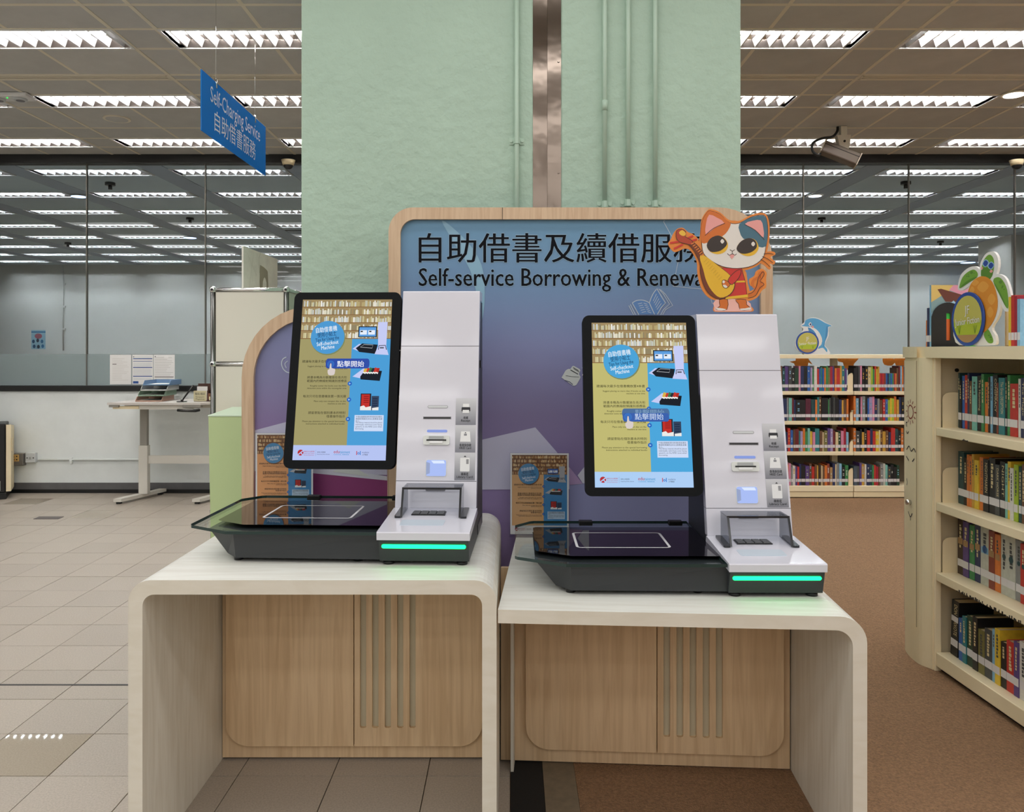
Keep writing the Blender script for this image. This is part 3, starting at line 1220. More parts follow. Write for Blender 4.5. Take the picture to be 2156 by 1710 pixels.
def instruction_print(c, W, H, col, pal, seed, popup=None):
    """the printed / displayed sheet of tips; origin lower left, W x H metres"""
    X = lambda u: u * W
    Y = lambda v: (1 - v) * H
    ink = col(pal['ink'])
    split = 0.575
    c.rect(0, Y(0.91), X(split), Y(0.25), col(pal['left']), 1)
    c.rect(X(split), Y(0.91), W, Y(0.25), col(pal['right']), 1)
    c.rect(0, 0, W, Y(0.908), col(pal['foot']), 1)
    bookshelf_print(c, 0, W, Y(0.253), H, col, seed, pal['shelf'])
    # round title badge
    cx, cy, r = X(0.302), Y(0.243), 0.187 * W
    c.disc(cx + 0.002, cy - 0.003, r * 1.02, col(pal['badge_shadow']), 4)
    c.disc(cx, cy, r, col(pal['badge']), 5)
    ca, sa = math.cos(0.13), math.sin(0.13)
    for t, dy, h, wd, m in (('自助借書機', 0.075, 0.066, 0.235, '#f2f6fb'), ('使用小貼士', 0.020, 0.060, 0.21, pal['ink2']), ('Tips for Using the', -0.028, 0.055, 0.26, pal['ink2']),
                            ('Self-checkout', -0.078, 0.06, 0.24, '#f2f6fb'), ('Machine', -0.125, 0.06, 0.145, '#f2f6fb')):
        c.text(t, cx - sa * dy * W - 0.004 * W, cy + ca * dy * W - 0.008 * W, h * W, col(m), 6, 'C', wd * W, 0.13, 0.012)
    # pictures: the machine, its tray with books, two discs, the notice
    sil, blk = col(pal['sil']), col('#20242c')
    c.poly([(X(0.855), Y(0.147)), (X(0.96), Y(0.145)), (X(0.955), Y(0.30)), (X(0.985), Y(0.355)), (X(0.83), Y(0.35)), (X(0.865), Y(0.30))], sil, 6)
    c.rect(X(0.64), Y(0.243), X(0.845), Y(0.173), blk, 5)
    c.rect(X(0.65), Y(0.238), X(0.835), Y(0.179), col(pal['mini']), 6)
    c.rect(X(0.66), Y(0.226), X(0.735), Y(0.198), col('#e6eefa'), 7)
    c.rect(X(0.75), Y(0.226), X(0.825), Y(0.198), col('#e6eefa'), 7)
    c.rect(X(0.665), Y(0.21), X(0.69), Y(0.202), blk, 8)
    c.rect(X(0.76), Y(0.21), X(0.785), Y(0.202), blk, 8)
    c.poly([(X(0.585), Y(0.316)), (X(0.655), Y(0.285)), (X(0.69), Y(0.287)), (X(0.65), Y(0.33))], sil, 4)
    c.poly([(X(0.62), Y(0.312)), (X(0.69), Y(0.282)), (X(0.86), Y(0.29)), (X(0.84), Y(0.348)), (X(0.66), Y(0.336))], blk, 5)
    c.line([(X(0.67), Y(0.305)), (X(0.71), Y(0.289)), (X(0.81), Y(0.292)), (X(0.80), Y(0.312))], 0.004 * W, col('#cfd4da'), 6, True)
    c.line([(X(0.87), Y(0.322)), (X(0.875), Y(0.296)), (X(0.945), Y(0.294)), (X(0.96), Y(0.322))], 0.008 * W, blk, 7)
    c.rect(X(0.885), Y(0.314), X(0.93), Y(0.305), col('#5a606c'), 7)
    c.poly([(X(0.60), Y(0.49)), (X(0.72), Y(0.437)), (X(0.74), Y(0.45)), (X(0.68), Y(0.50))], sil, 4)
    c.poly([(X(0.685), Y(0.49)), (X(0.74), Y(0.445)), (X(0.92), Y(0.455)), (X(0.90), Y(0.517)), (X(0.69), Y(0.508))], blk, 5)
    for i, hc in enumerate(('#d9b44a', '#c63a32', '#3c7a4c', '#2a2f3a', '#c63a32', '#b03028')):
        c.poly([(X(0.715 + 0.027 * i), Y(0.46)), (X(0.735 + 0.027 * i), Y(0.432 + 0.004 * (i % 2))), (X(0.762 + 0.027 * i), Y(0.438)), (X(0.745 + 0.027 * i), Y(0.465))], col(hc), 6)
        c.poly([(X(0.715 + 0.027 * i), Y(0.46)), (X(0.745 + 0.027 * i), Y(0.465)), (X(0.74 + 0.027 * i), Y(0.474)), (X(0.712 + 0.027 * i), Y(0.468))], col('#f0f0ee'), 7)
    c.rect(X(0.70), Y(0.695), X(0.815), Y(0.595), col('#2a2a30'), 5)
    c.rect(X(0.71), Y(0.69), X(0.80), Y(0.60), col('#c2332e'), 6)
    c.rect(X(0.82), Y(0.697), X(0.90), Y(0.61), col('#38465e'), 5)
    for i in range(4):
        c.rect(X(0.735), Y(0.615 + 0.012 * i), X(0.79), Y(0.611 + 0.012 * i), col('#7c1d1c'), 7)
        c.rect(X(0.832), Y(0.63 + 0.014 * i), X(0.885), Y(0.624 + 0.014 * i), col('#22304a'), 6)
    c.poly([(X(0.70), Y(0.698)), (X(0.70), Y(0.675)), (X(0.74), Y(0.668)), (X(0.76), Y(0.68)), (X(0.82), Y(0.672)), (X(0.82), Y(0.698))], col('#ecebe8'), 7)
    c.poly([(X(0.83), Y(0.698)), (X(0.83), Y(0.684)), (X(0.90), Y(0.678)), (X(0.90), Y(0.698))], col('#ecebe8'), 7)
    c.rect(X(0.645), Y(0.825), X(0.96), Y(0.727), col(pal['note']), 5)
    for i, t in enumerate(('外借此圖書館資料時須將其放置在', '無線射頻識別(RFID)感應區並面', '向上。')):
        c.text(t, X(0.66), Y(0.742 + 0.0125 * i), 0.020 * W, ink, 6, 'L', None if i == 2 else 0.285 * W)
    for i, t in enumerate(('This library material should be placed', 'individually, with front cover facing', 'upward, on the RFID zone when', 'borrowing.')):
        c.text(t, X(0.66), Y(0.7765 + 0.0125 * i), 0.021 * W, ink, 6, 'L', (0.285 if i < 3 else 0.09) * W)
    # tips, right aligned
    v = [0.396, 0.496, 0.613, 0.714]
    if pal.get('v'):
        v = pal['v']
    for (a, a2, e1, e2), vv in zip(TIPS, v):
        n1 = len(a)
        c.text(a, X(0.54), Y(vv + 0.006), 0.032 * W, ink, 4, 'R', 0.0335 * W * n1, 0, 0.012)
        d = 0.0
        if a2:
            d = 0.022
            c.text(a2, X(0.54), Y(vv + 0.006 + d), 0.032 * W, ink, 4, 'R', 0.0335 * W * len(a2), 0, 0.012)
        c.text(e1, X(0.54), Y(vv + d + 0.034), 0.024 * W, ink, 4, 'R', 0.0102 * W * len(e1), 0, 0.01)
        c.text(e2, X(0.54), Y(vv + d + 0.049), 0.024 * W, ink, 4, 'R', 0.0102 * W * len(e2), 0, 0.01)
        cyy = vv + 0.02 + d * 0.8
        c.disc(X(split), Y(cyy), 0.024 * W, col(pal['dot']), 6, seg=16)
        c.poly([(X(split - 0.008), Y(cyy - 0.006)), (X(split + 0.013), Y(cyy)), (X(split - 0.008), Y(cyy + 0.006))], col(pal['play']), 7)
    # foot line of the publisher
    red = col('#b8343a')
    c.disc(X(0.083), Y(0.955), 0.032 * W, red, 4, seg=18)
    c.line([(X(0.06), Y(0.966)), (X(0.085), Y(0.955)), (X(0.108), Y(0.945))], 0.011 * W, col(pal['foot']), 5)
    c.line([(X(0.085), Y(0.955)), (X(0.106), Y(0.967))], 0.011 * W, col(pal['foot']), 5)
    c.text('康樂及文化事務署', X(0.12), Y(0.952), 0.017 * W, red, 4, 'L', 0.112 * W)
    c.text('Leisure and Cultural', X(0.12), Y(0.962), 0.015 * W, red, 4, 'L', 0.112 * W)
    c.text('Services Department', X(0.12), Y(0.972), 0.015 * W, red, 4, 'L', 0.112 * W)
    c.rect(X(0.246), Y(0.975), X(0.248), Y(0.938), col('#7a86a4'), 4)
    c.text('香港公共圖書館', X(0.262), Y(0.955), 0.016 * W, ink, 4, 'L', 0.09 * W)
    c.text('Hong Kong Public Libraries', X(0.262), Y(0.967), 0.014 * W, ink, 4, 'L', 0.135 * W)
    c.text('edu', X(0.44), Y(0.958), 0.05 * W, red, 4, 'L', 0.062 * W, 0, 0.01)
    c.text('tainment', X(0.505), Y(0.958), 0.042 * W, col('#2f8fc4'), 4, 'L', 0.11 * W, 0, 0.01)
    c.text('CHANNEL 寓樂頻道', X(0.44), Y(0.969), 0.016 * W, col('#2f8fc4'), 4, 'L', 0.165 * W)
    for i, (hx, hc) in enumerate(((0.683, '#c63a40'), (0.722, '#3f7fd0'))):
        c.rect(X(hx), Y(0.968), X(hx + 0.008), Y(0.944), col(hc), 4)
    c.disc(X(0.706), Y(0.958), 0.0125 * W, col('#3f7fd0'), 4, seg=14)
    c.disc(X(0.706), Y(0.958), 0.006 * W, col(pal['foot']), 5, seg=12)
    c.text('academy', X(0.745), Y(0.956), 0.024 * W, col('#4a5a80'), 4, 'L', 0.075 * W)
    c.text('入門教室', X(0.745), Y(0.970), 0.02 * W, ink, 4, 'L', 0.062 * W)
    # touch-to-start button floating over the sheet
    if popup:
        vv, ghost = popup
        if ghost:
            c.poly([(X(p), Y(q_)) for p, q_ in rrect(0.295, 0.785, vv - 0.034, vv + 0.022, 0.026, 5)], col('#4d6f9e'), 9)
            c.text('點擊開始', X(0.43), Y(vv + 0.006), 0.072 * W, col('#7f9fc0'), 10, 'L', 0.30 * W, 0, 0.02)
        c.poly([(X(p), Y(q_)) for p, q_ in rrect(0.30, 0.78, vv - 0.006 if ghost else vv - 0.031, vv + 0.045 if ghost else vv + 0.031, 0.024, 5)], col('#3450a8' if not ghost else '#3d62ae'), 11)
        tv = vv + 0.031 if ghost else vv + 0.018
        c.text('點擊開始', X(0.425), Y(tv), 0.074 * W, col('#f4f6fc' if not ghost else '#c4d4ee'), 12, 'L', 0.295 * W, 0, 0.03)
        hx, hy = 0.355, tv + 0.004
        for rr_ in (0.035, 0.022):
            c.line([(X(hx) + rr_ * W * math.cos(t / 16 * 2 * math.pi), Y(hy - 0.018) + rr_ * W * math.sin(t / 16 * 2 * math.pi)) for t in range(16)], 0.005 * W, col('#3f86d6'), 12, True)
        hand = [(hx - 0.006, hy - 0.02), (hx + 0.008, hy - 0.02), (hx + 0.012, hy + 0.006), (hx + 0.05, hy + 0.012), (hx + 0.052, hy + 0.03), (hx + 0.04, hy + 0.05), (hx - 0.018, hy + 0.05), (hx - 0.03, hy + 0.02), (hx - 0.012, hy + 0.014)]
        c.poly([(X(p), Y(q_)) for p, q_ in smooth(hand, 2)], col('#d8cdc8'), 13)


PAL_PAPER = dict(ink='#2a1f1a', ink2='#16305a', left='#e3ae74', right='#3f86bc', foot='#ece8ea', badge='#4a8fc0', badge_shadow='#8a5a34', sil='#b4b6ba', mini='#2f62b4', note='#b9d0e4',
                 dot='#2c5ea6', play='#7fb2e0', shelf=('#7a4f30', '#5e3a22', ('#e0b070', '#c99a60', '#eccf9c', '#8c5a34', '#a87848', '#d8b88a')), v=[0.385, 0.497, 0.62, 0.722])
PAL_PAPER2 = dict(PAL_PAPER, left='#e4a066')


def sign_stand(label, x, y, z, w_, h, pal, seed, rz=0.0):
    r = thing('instruction_stand', label, 'sign', (x, y, z), rz, 'acrylic instruction stands')
    q = B()
    q.box(-w_ / 2 - 0.004, w_ / 2 + 0.004, -0.004, -0.0025, 0.002, h, M_ACRYL)
    q.box(-w_ / 2 - 0.004, w_ / 2 + 0.004, -0.004, 0.045, 0.0, 0.002, M_ACRYL)
    q.obj('acrylic_holder', r)
    q = B()
    q.box(-w_ / 2, w_ / 2, 0.0, 0.001, 0.012, h - 0.003, M_PAPER)
    q.obj('paper_sheet', r)
    c = Canvas(0.0001)
    m = 0.006
    instruction_print(c, w_ - 2 * m, h - 0.015 - 2 * m, prt, pal, seed)
    c.put('printed_tips', r, Matrix.Translation((-w_ / 2 + m, -0.0003, 0.012 + m)) @ FRONT)
    return r


sign_stand('orange and blue instruction sheet in clear acrylic stand behind the left kiosk glass', -0.842, 2.985, H1 + 0.0005, 0.212, 0.305, PAL_PAPER2, 3)
sign_stand('orange and blue instruction sheet in clear acrylic stand between the two kiosks', 0.101, 2.962, H2 + 0.0005, 0.214, 0.312, PAL_PAPER, 3, R(-1.0))
# ------------------------------------------------------------------ self-checkout kiosks
M_BLKGLASS = mat('black_printed_glass', (8, 8, 10), 0.03, spec=0.9)
M_GEDGE = glass('pad_glass', (0.95, 0.98, 0.97))
M_GRIM = mat('glass_rim', (38, 58, 56), 0.1)
M_SMOKE = glass('smoked_shield', (0.58, 0.60, 0.63))
M_SMOKED = mat('smoked_edge', (34, 36, 40), 0.15)
M_LEDG = emis('green_light_bar', (20, 255, 110), 6.5)
M_LEDB = emis('blue_white_light', (178, 198, 255), 1.2)
M_LEDB2 = emis('blue_white_light_soft', (160, 182, 255), 0.95)
M_LEDW = emis('scanner_glow', (216, 228, 255), 1.4)
M_PAD = mat('contactless_pad', (196, 208, 220), 0.25)
M_WPRINT = mat('white_outline_print', (214, 214, 216), 0.4)
M_PILL = mat('unlit_pill', (206, 210, 212), 0.3)
M_SHADE = mat('groove_shadow', (120, 120, 126), 0.5)
M_KEY = mat('keypad_key', (96, 98, 100), 0.4)
M_BEZEL = mat('monitor_bezel', (17, 19, 21), 0.5, spec=0.12)
M_READER = mat('card_reader_bezel', (222, 226, 222), 0.35)
M_MARK = mat('label_ink', (34, 36, 42), 0.5)


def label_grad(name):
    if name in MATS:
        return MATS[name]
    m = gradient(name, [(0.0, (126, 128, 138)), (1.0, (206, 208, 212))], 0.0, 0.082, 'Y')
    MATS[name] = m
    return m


PAL_SCREEN1 = dict(ink='#2c2a20', ink2='#1c3460', left='#a29a6a', right='#4d9ed7', foot='#b6c4f2', badge='#4f9ad2', badge_shadow='#7f8a60', sil='#c6ccf4', mini='#5f9ede', note='#cfdcf6',
                   dot='#2f68c0', play='#a8d0f4', shelf=('#a08a62', '#8a6844', ('#e6e2cc', '#d2cba0', '#c2c4b0', '#b8a878', '#f0eee6', '#cfd6d8', '#8f8468')))
PAL_SCREEN2 = dict(PAL_SCREEN1, left='#c1ba75', right='#4da7dc', foot='#aecff5', badge='#4da4d8')
SL = Vector((0, 0.153, 0.691)).normalized()       # the direction up the leaning tower front
NRM = Vector((0, -0.691, 0.153)).normalized()


def slope_matrix(origin, loc_x=0.0):
    o = Vector(origin)
    return Matrix(((1, 0, NRM.x, o.x + loc_x), (0, SL.y, NRM.y, o.y), (0, SL.z, NRM.z, o.z), (0, 0, 0, 1)))


SM = slope_matrix((0, 0.244, 0.114))
sv = lambda relz: (relz - 0.114) / 0.691 * 0.7077     # height above the desk -> distance up the slope


def kiosk(label, loc, rz, sx, pal, popup):
    r = thing('checkout_kiosk', label, 'kiosk', loc, rz, 'self-checkout kiosks')
    r.scale = (sx, 1, 1)
    # charcoal body of the tower unit, a wedge standing on four feet
    q = B()
    q.prism([(0.0, 0.012), (0.52, 0.012), (0.52, 0.772), (0.398, 0.772), (0.254, 0.110), (-0.018, 0.078)], XY_SIDE, -0.127, 0.127, M_GREY)
    body = q.obj('tower_body', r)
    q = B()
    q.box(0.1268, 0.129, 0.30, 0.46, 0.02, 0.05, M_GREY2)
    q.box(0.1268, 0.131, 0.40, 0.46, 0.55, 0.575, M_GREY2)
    q.obj('side_latch', body)
    for fxx in (-0.105, 0.105):
        for fy in (0.022, 0.48):
            q = B()
            q.cyl((fxx, fy, 0), (fxx, fy, 0.008), 0.016, M_GREY2, 14)
            q.cyl((fxx, fy, 0.008), (fxx, fy, 0.013), 0.008, M_CHROME, 10)
            q.obj('foot', r)
    # white shell: front plate and three tower covers
    q = B()
    q.prism([(-0.024, 0.076), (-0.025, 0.096), (-0.022, 0.099), (0.246, 0.1145), (0.252, 0.096), (0.0, 0.078)], XY_SIDE, -0.131, 0.131, M_WHITE)
    plate = q.obj('front_plate', r)
    gap = 0.0016
    for nm, za, zb in (('lower_cover', 0.114, 0.196), ('middle_cover', 0.196, 0.622), ('upper_cover', 0.622, 0.806)):
        q = B()
        yz = lambda z_, o_=0.0: (0.244 + (z_ - 0.114) * 0.2214 + o_, z_)
        a, e = yz(za + gap / 2), yz(zb - gap / 2)
        if nm == 'upper_cover':
            q.prism([a, (e[0], e[1] - 0.004), (e[0] + 0.005, e[1]), (e[0] + 0.115, e[1]), (e[0] + 0.115, e[1] - 0.03), (e[0] + 0.035, e[1] - 0.03), (a[0] + 0.032, a[1])], XY_SIDE, -0.1275, 0.1275, M_WHITE)
        else:
            q.prism([a, e, (e[0] + 0.032, e[1]), (a[0] + 0.032, a[1])], XY_SIDE, -0.1275, 0.1275, M_WHITE)
        q.obj(nm, r)
    # dark joints between the covers
    q = B()
    for z_ in (0.196, 0.622):
        y_ = 0.244 + (z_ - 0.114) * 0.2214
        q.box(-0.126, 0.126, y_ + 0.003, y_ + 0.02, z_ - 0.001, z_ + 0.001, M_DARKGAP)
    q.obj('cover_joint', r)
    # slots, lights and reader on the middle cover
    def on_slope(name, fn, parent=r):
        c_ = Canvas(0.0003)
        fn(c_)
        return c_.put(name, parent, SM @ Matrix.Translation((0, 0, 0.0006)))

    def pill(c_, u0, u1, z0, z1, m, lay=1):
        c_.poly(rrect(u0, u1, sv(z0), sv(z1), (sv(z1) - sv(z0)) * 0.48, 5), m, lay)

    on_slope('status_light', lambda c_: (pill(c_, -0.034, 0.031, 0.4225, 0.431, M_SHADE), pill(c_, -0.033, 0.030, 0.4232, 0.4302, M_PILL, 2)))
    on_slope('receipt_slot', lambda c_: (c_.rect(-0.0475, sv(0.3880), 0.0425, sv(0.3955), M_SHADE, 1), c_.rect(-0.0455, sv(0.3895), 0.0405, sv(0.3935), M_BLACK, 2)))
    on_slope('reader_light', lambda c_: pill(c_, -0.034, 0.031, 0.3462, 0.3545, M_LEDB2))
    q = B()
    q.prism(rrect(-0.0445, 0.0395, sv(0.307), sv(0.336), 0.006, 4), XY_TOP, 0.0, 0.006, M_READER)
    q.box(-0.026, 0.020, sv(0.3235), sv(0.3335), 0.006, 0.010, mat('reader_grey', (168, 172, 172), 0.35))
    q.box(-0.034, 0.029, sv(0.3195), sv(0.3238), 0.006, 0.0075, M_BLACK)
    q.box(-0.024, 0.018, sv(0.3115), sv(0.3190), 0.006, 0.009, mat('reader_white', (236, 238, 238), 0.3))
    q.bm.transform(SM)
    q.obj('card_reader', r)
    # lit scanner window, a recessed box
    wz0, wz1 = sv(0.211), sv(0.2605)
    q = B()
    q.prism(rrect(-0.035, 0.032, wz0 - 0.001, wz1 + 0.001, 0.007, 4), XY_TOP, 0.0002, 0.0010, M_READER)
    q.prism(rrect(-0.033, 0.030, wz0, wz1, 0.006, 4), XY_TOP, 0.0006, 0.0014, M_LEDB)
    q.face([(-0.018, wz1 - 0.002, 0.0018), (0.022, wz1 - 0.002, 0.0018), (0.026, wz1 - 0.011, 0.0018), (-0.010, wz1 - 0.011, 0.0018)], M_LEDW)
    q.face([(-0.033, wz0 + 0.004, 0.0018), (-0.021, wz0 + 0.009, 0.0018), (-0.021, wz1 - 0.010, 0.0018), (-0.033, wz1 - 0.006, 0.0018)], mat('scanner_side', (176, 194, 240), 0.3, emit=0.8))
    q.bm.transform(SM)
    q.obj('scanner_window', r, fix=False)
    # three printed labels
    for z0, z1, zh, en, kind in ((0.370, 0.454, '收據', 'Receipt', 0), (0.2845, 0.368, '香港身份證', 'HKID Card', 1), (0.199, 0.2825, '圖書證', 'Library Card', 2)):
        c_ = Canvas(0.0003)
        s0, s1 = 0.0, sv(z1) - sv(z0)
        u0, u1 = -0.0325, 0.0325
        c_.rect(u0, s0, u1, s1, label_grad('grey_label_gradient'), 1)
        pap = prt('#eceeee')
        if kind == 0:
            c_.rect(-0.010, s1 - 0.030, 0.010, s1 - 0.018, pap, 2)
            c_.poly(rrect(-0.014, 0.014, s1 - 0.043, s1 - 0.029, 0.003, 3), M_MARK, 3)
            c_.rect(-0.0105, s1 - 0.048, 0.0105, s1 - 0.038, pap, 4)
        elif kind == 1:
            c_.poly([(-0.014, s1 - 0.019), (0.014, s1 - 0.019), (0.017, s1 - 0.052), (-0.017, s1 - 0.052)], pap, 2)
            c_.poly([(-0.003, s1 - 0.0245), (0.003, s1 - 0.0245), (0, s1 - 0.021)], M_MARK, 3)
            c_.rect(-0.0045, s1 - 0.0325, 0.0045, s1 - 0.0265, prt('#8a8c92'), 3)
        else:
            c_.poly([(-0.004, s1 - 0.0125), (0.004, s1 - 0.0125), (0, s1 - 0.008)], M_MARK, 3)
            c_.poly(rrect(-0.015, 0.015, s1 - 0.058, s1 - 0.015, 0.002, 3), pap, 2)
            for i in range(5):
                c_.rect(0.004, s1 - 0.034 + i * 0.003, 0.012, s1 - 0.032 + i * 0.003, prt('#6c6e76'), 3)
        c_.text(zh, 0, 0.0195 if kind != 2 else 0.016, 0.0095, M_MARK, 4, 'C', 0.0075 * len(zh), 0, 0.02)
        c_.text(en, 0, 0.0105 if kind != 2 else 0.007, 0.0105, M_MARK, 4, 'C', 0.0042 * len(en), 0, 0.012)
        o = c_.put('printed_label', r, Matrix.Identity(4))
        o.matrix_local = SM @ Matrix.Translation((0.0895, sv(z0), 0.0004))
    # plate fittings: keypad, contactless pad, smoked visor
    def pz(y_):
        return 0.099 + (y_ + 0.022) / 0.268 * 0.0155

    q = B()
    q.box(-0.062, 0.040, 0.155, 0.205, pz(0.155) - 0.004, pz(0.18) + 0.002, M_GREY2)
    kp = q.obj('keypad', r)
    for i in range(4):
        for j in range(4):
            q = B()
            xx, yy = -0.059 + 0.0247 * i, 0.1575 + 0.0118 * j
            q.box(xx, xx + 0.021, yy, yy + 0.0090, pz(0.18) + 0.002, pz(0.18) + 0.0045, M_KEY)
            q.obj('key', kp)
    q = B()
    q.prism(rrect(-0.080, 0.048, 0.045, 0.105, 0.008, 4), lambda u, v, w_: (u, v, pz(v) + w_), -0.002, 0.0008, M_PAD)
    q.obj('contactless_pad', r)
    ya, yb = 0.150, 0.228
    zt = 0.188
    xl, xr = -0.088, 0.088
    q = B()
    t = 0.004
    # sides and lid of the visor: thin sheets of smoked plastic
    for s_ in (-1, 1):
        xo, xi = s_ * 0.091, s_ * 0.085
        q.prism([(ya - 0.022, pz(ya) + 0.001), (yb + 0.010, pz(yb) + 0.001), (yb + 0.012, zt), (ya + 0.012, zt)], XY_SIDE, s_ * 0.0875 - 0.002, s_ * 0.0875 + 0.002, M_SMOKE)
    q.prism([(-0.0895, zt), (0.0895, zt), (0.0895, zt + 0.004), (-0.0895, zt + 0.004)], XY_FRONT, ya + 0.012, yb + 0.014, M_SMOKE)
    q.obj('keypad_shield', r)
    q = B()
    for s_ in (-1, 1):
        q.prism([(ya - 0.026, pz(ya) + 0.001), (ya - 0.020, pz(ya) + 0.001), (ya + 0.015, zt + 0.004), (ya + 0.010, zt + 0.004)], XY_SIDE, s_ * 0.0875 - 0.003, s_ * 0.0875 + 0.003, M_SMOKED)
        q.prism(rrect(min(s_ * 0.089, s_ * 0.108), max(s_ * 0.089, s_ * 0.108), ya - 0.028, yb + 0.004, 0.006, 3), lambda u, v, w_: (u, v, pz(v) + w_), 0.0, 0.006, M_SMOKED)
    q.box(-0.0905, 0.0905, ya + 0.009, ya + 0.014, zt - 0.001, zt + 0.005, M_SMOKED)
    q.obj('shield_rim', r)
    on_slope('lower_status_light', lambda c_: pill(c_, -0.033, 0.030, 0.1655, 0.174, M_SHADE))
    # green light bar on the sloping front of the base
    q = B()
    d = Vector((0, -0.018, 0.066)).normalized()
    nn = Vector((0, -0.066, -0.018)).normalized()
    o0 = Vector((0, 0, 0.012))
    q.prism(rrect(-0.119, 0.119, 0.0405, 0.0520, 0.0056, 5), lambda u, v, w_: tuple(o0 + d * v + nn * w_ + Vector((u, 0, 0))), 0.0, 0.0025, M_LEDG)
    q.obj('green_light_bar', r)

    # reading pad: tapered charcoal tray under a clear glass plate
    q = B()
    top = [(-0.125, 0.012), (-0.552, 0.012), (-0.648, 0.075), (-0.648, 0.430), (-0.60, 0.468), (-0.125, 0.468)]
    bot = [(-0.125, 0.012), (-0.548, 0.020), (-0.590, 0.070), (-0.590, 0.420), (-0.56, 0.450), (-0.125, 0.450)]
    A = [q.bm.verts.new((x, y, 0.084)) for x, y in top]
    C = [q.bm.verts.new((x, y, 0.012)) for x, y in bot]
    i_ = q.mi(M_GREY)
    q.bm.faces.new(A).material_index = i_
    q.bm.faces.new(list(reversed(C))).material_index = i_
    for k in range(6):
        q.bm.faces.new((A[k], A[(k + 1) % 6], C[(k + 1) % 6], C[k])).material_index = i_
    tray = q.obj('reading_tray', r)
    q = B()
    for fxx, fy in ((-0.55, 0.05), (-0.55, 0.41), (-0.2, 0.05), (-0.2, 0.41)):
        q.cyl((fxx, fy, 0), (fxx, fy, 0.013), 0.013, M_GREY2, 12)
    q.obj('tray_foot', tray)
    gl = [(-0.133, -0.012), (-0.566, -0.012), (-0.697, 0.066), (-0.704, 0.078), (-0.704, 0.480), (-0.697, 0.492), (-0.655, 0.545), (-0.640, 0.552), (-0.128, 0.552)]
    q = B()
    q.face([(x, y, 0.095) for x, y in gl], M_GEDGE)
    q.face([(x, y, 0.0862) for x, y in reversed(gl)], M_GEDGE)
    for (xa, ya_), (xb, yb_) in zip(gl, gl[1:] + gl[:1]):
        q.face([(xa, ya_, 0.0862), (xb, yb_, 0.0862), (xb, yb_, 0.095), (xa, ya_, 0.095)], M_GRIM)
    pl = q.obj('glass_plate', r, fix=False)
    c_ = Canvas(0.0004)
    c_.poly([(-0.131, 0.072), (-0.545, 0.072), (-0.640, 0.128), (-0.646, 0.140), (-0.646, 0.44), (-0.636, 0.452), (-0.131, 0.452)], M_BLKGLASS, 1)
    ol = rrect(-0.522, -0.252, 0.172, 0.366, 0.012, 4)
    c_.line(ol, 0.0075, M_WPRINT, 2, True)
    c_.put('reading_zone', pl, Matrix.Translation((0, 0, 0.0953)))
    for xx in (-0.49, -0.19):
        q = B()
        q.box(xx, xx + 0.045, 0.530, 0.556, 0.083, 0.099, M_BLACK, 0.002)
        q.obj('glass_clip', pl)

    # portrait touch screen leaning with the tower
    mon = bpy.data.objects.new('touch_screen', None)
    COL.objects.link(mon)
    mon.parent = r
    W_, H_ = 0.357, 0.582
    mon.matrix_local = slope_matrix((-0.312, 0.268, 0.233))
    q = B()
    q.prism(rrect(-W_ / 2, W_ / 2, 0, H_, 0.022, 7), XY_TOP, -0.030, 0.0, M_BEZEL)
    q.prism(rrect(-W_ / 2 + 0.003, W_ / 2 - 0.003, 0.003, H_ - 0.003, 0.020, 7), XY_TOP, -0.036, -0.030, M_GREY2)
    for sx_ in (-1, 1):
        q.box(min(sx_ * W_ / 2, sx_ * (W_ / 2 + 0.002)), max(sx_ * W_ / 2, sx_ * (W_ / 2 + 0.002)), H_ * 0.66, H_ * 0.668, -0.02, -0.012, M_CHROME)
    q.obj('screen_housing', mon)
    SW, SH = 0.299, 0.531
    c_ = Canvas(0.0002)
    instruction_print(c_, SW, SH, scr, pal, 11, popup)
    c_.put('screen_image', mon, Matrix.Translation((-SW / 2, 0.026, 0.0003)))
    q = B()
    q.cyl((-0.02, H_ / 2, -0.036), (-0.02, H_ / 2, -0.075), 0.05, M_GREY2, 20)
    q.box(-0.05, W_ / 2 + 0.08, H_ / 2 - 0.04, H_ / 2 + 0.04, -0.10, -0.075, M_GREY)
    q.obj('screen_arm', mon)
    return r


kiosk('left white self-checkout kiosk with bright tall screen on the taller desk', (-0.248, 2.283, H1 + 0.0005), R(-2.0), 1.0, PAL_SCREEN1, (0.409, False))
kiosk('right white self-checkout kiosk with a standee on its tower, on the lower desk', (0.733, 2.2456, H2 + 0.0005), R(-0.3), 1.03, PAL_SCREEN2, (0.566, True))
# ------------------------------------------------------------------ cut-out standees
def cut_out(root, outlines, thick, m, name='backing_board'):
    q = B()
    for i, o in enumerate(outlines):
        e = 0.00015 * i
        q.prism(o, XY_FRONT, e, thick - e, m)
    return q.obj(name, root)


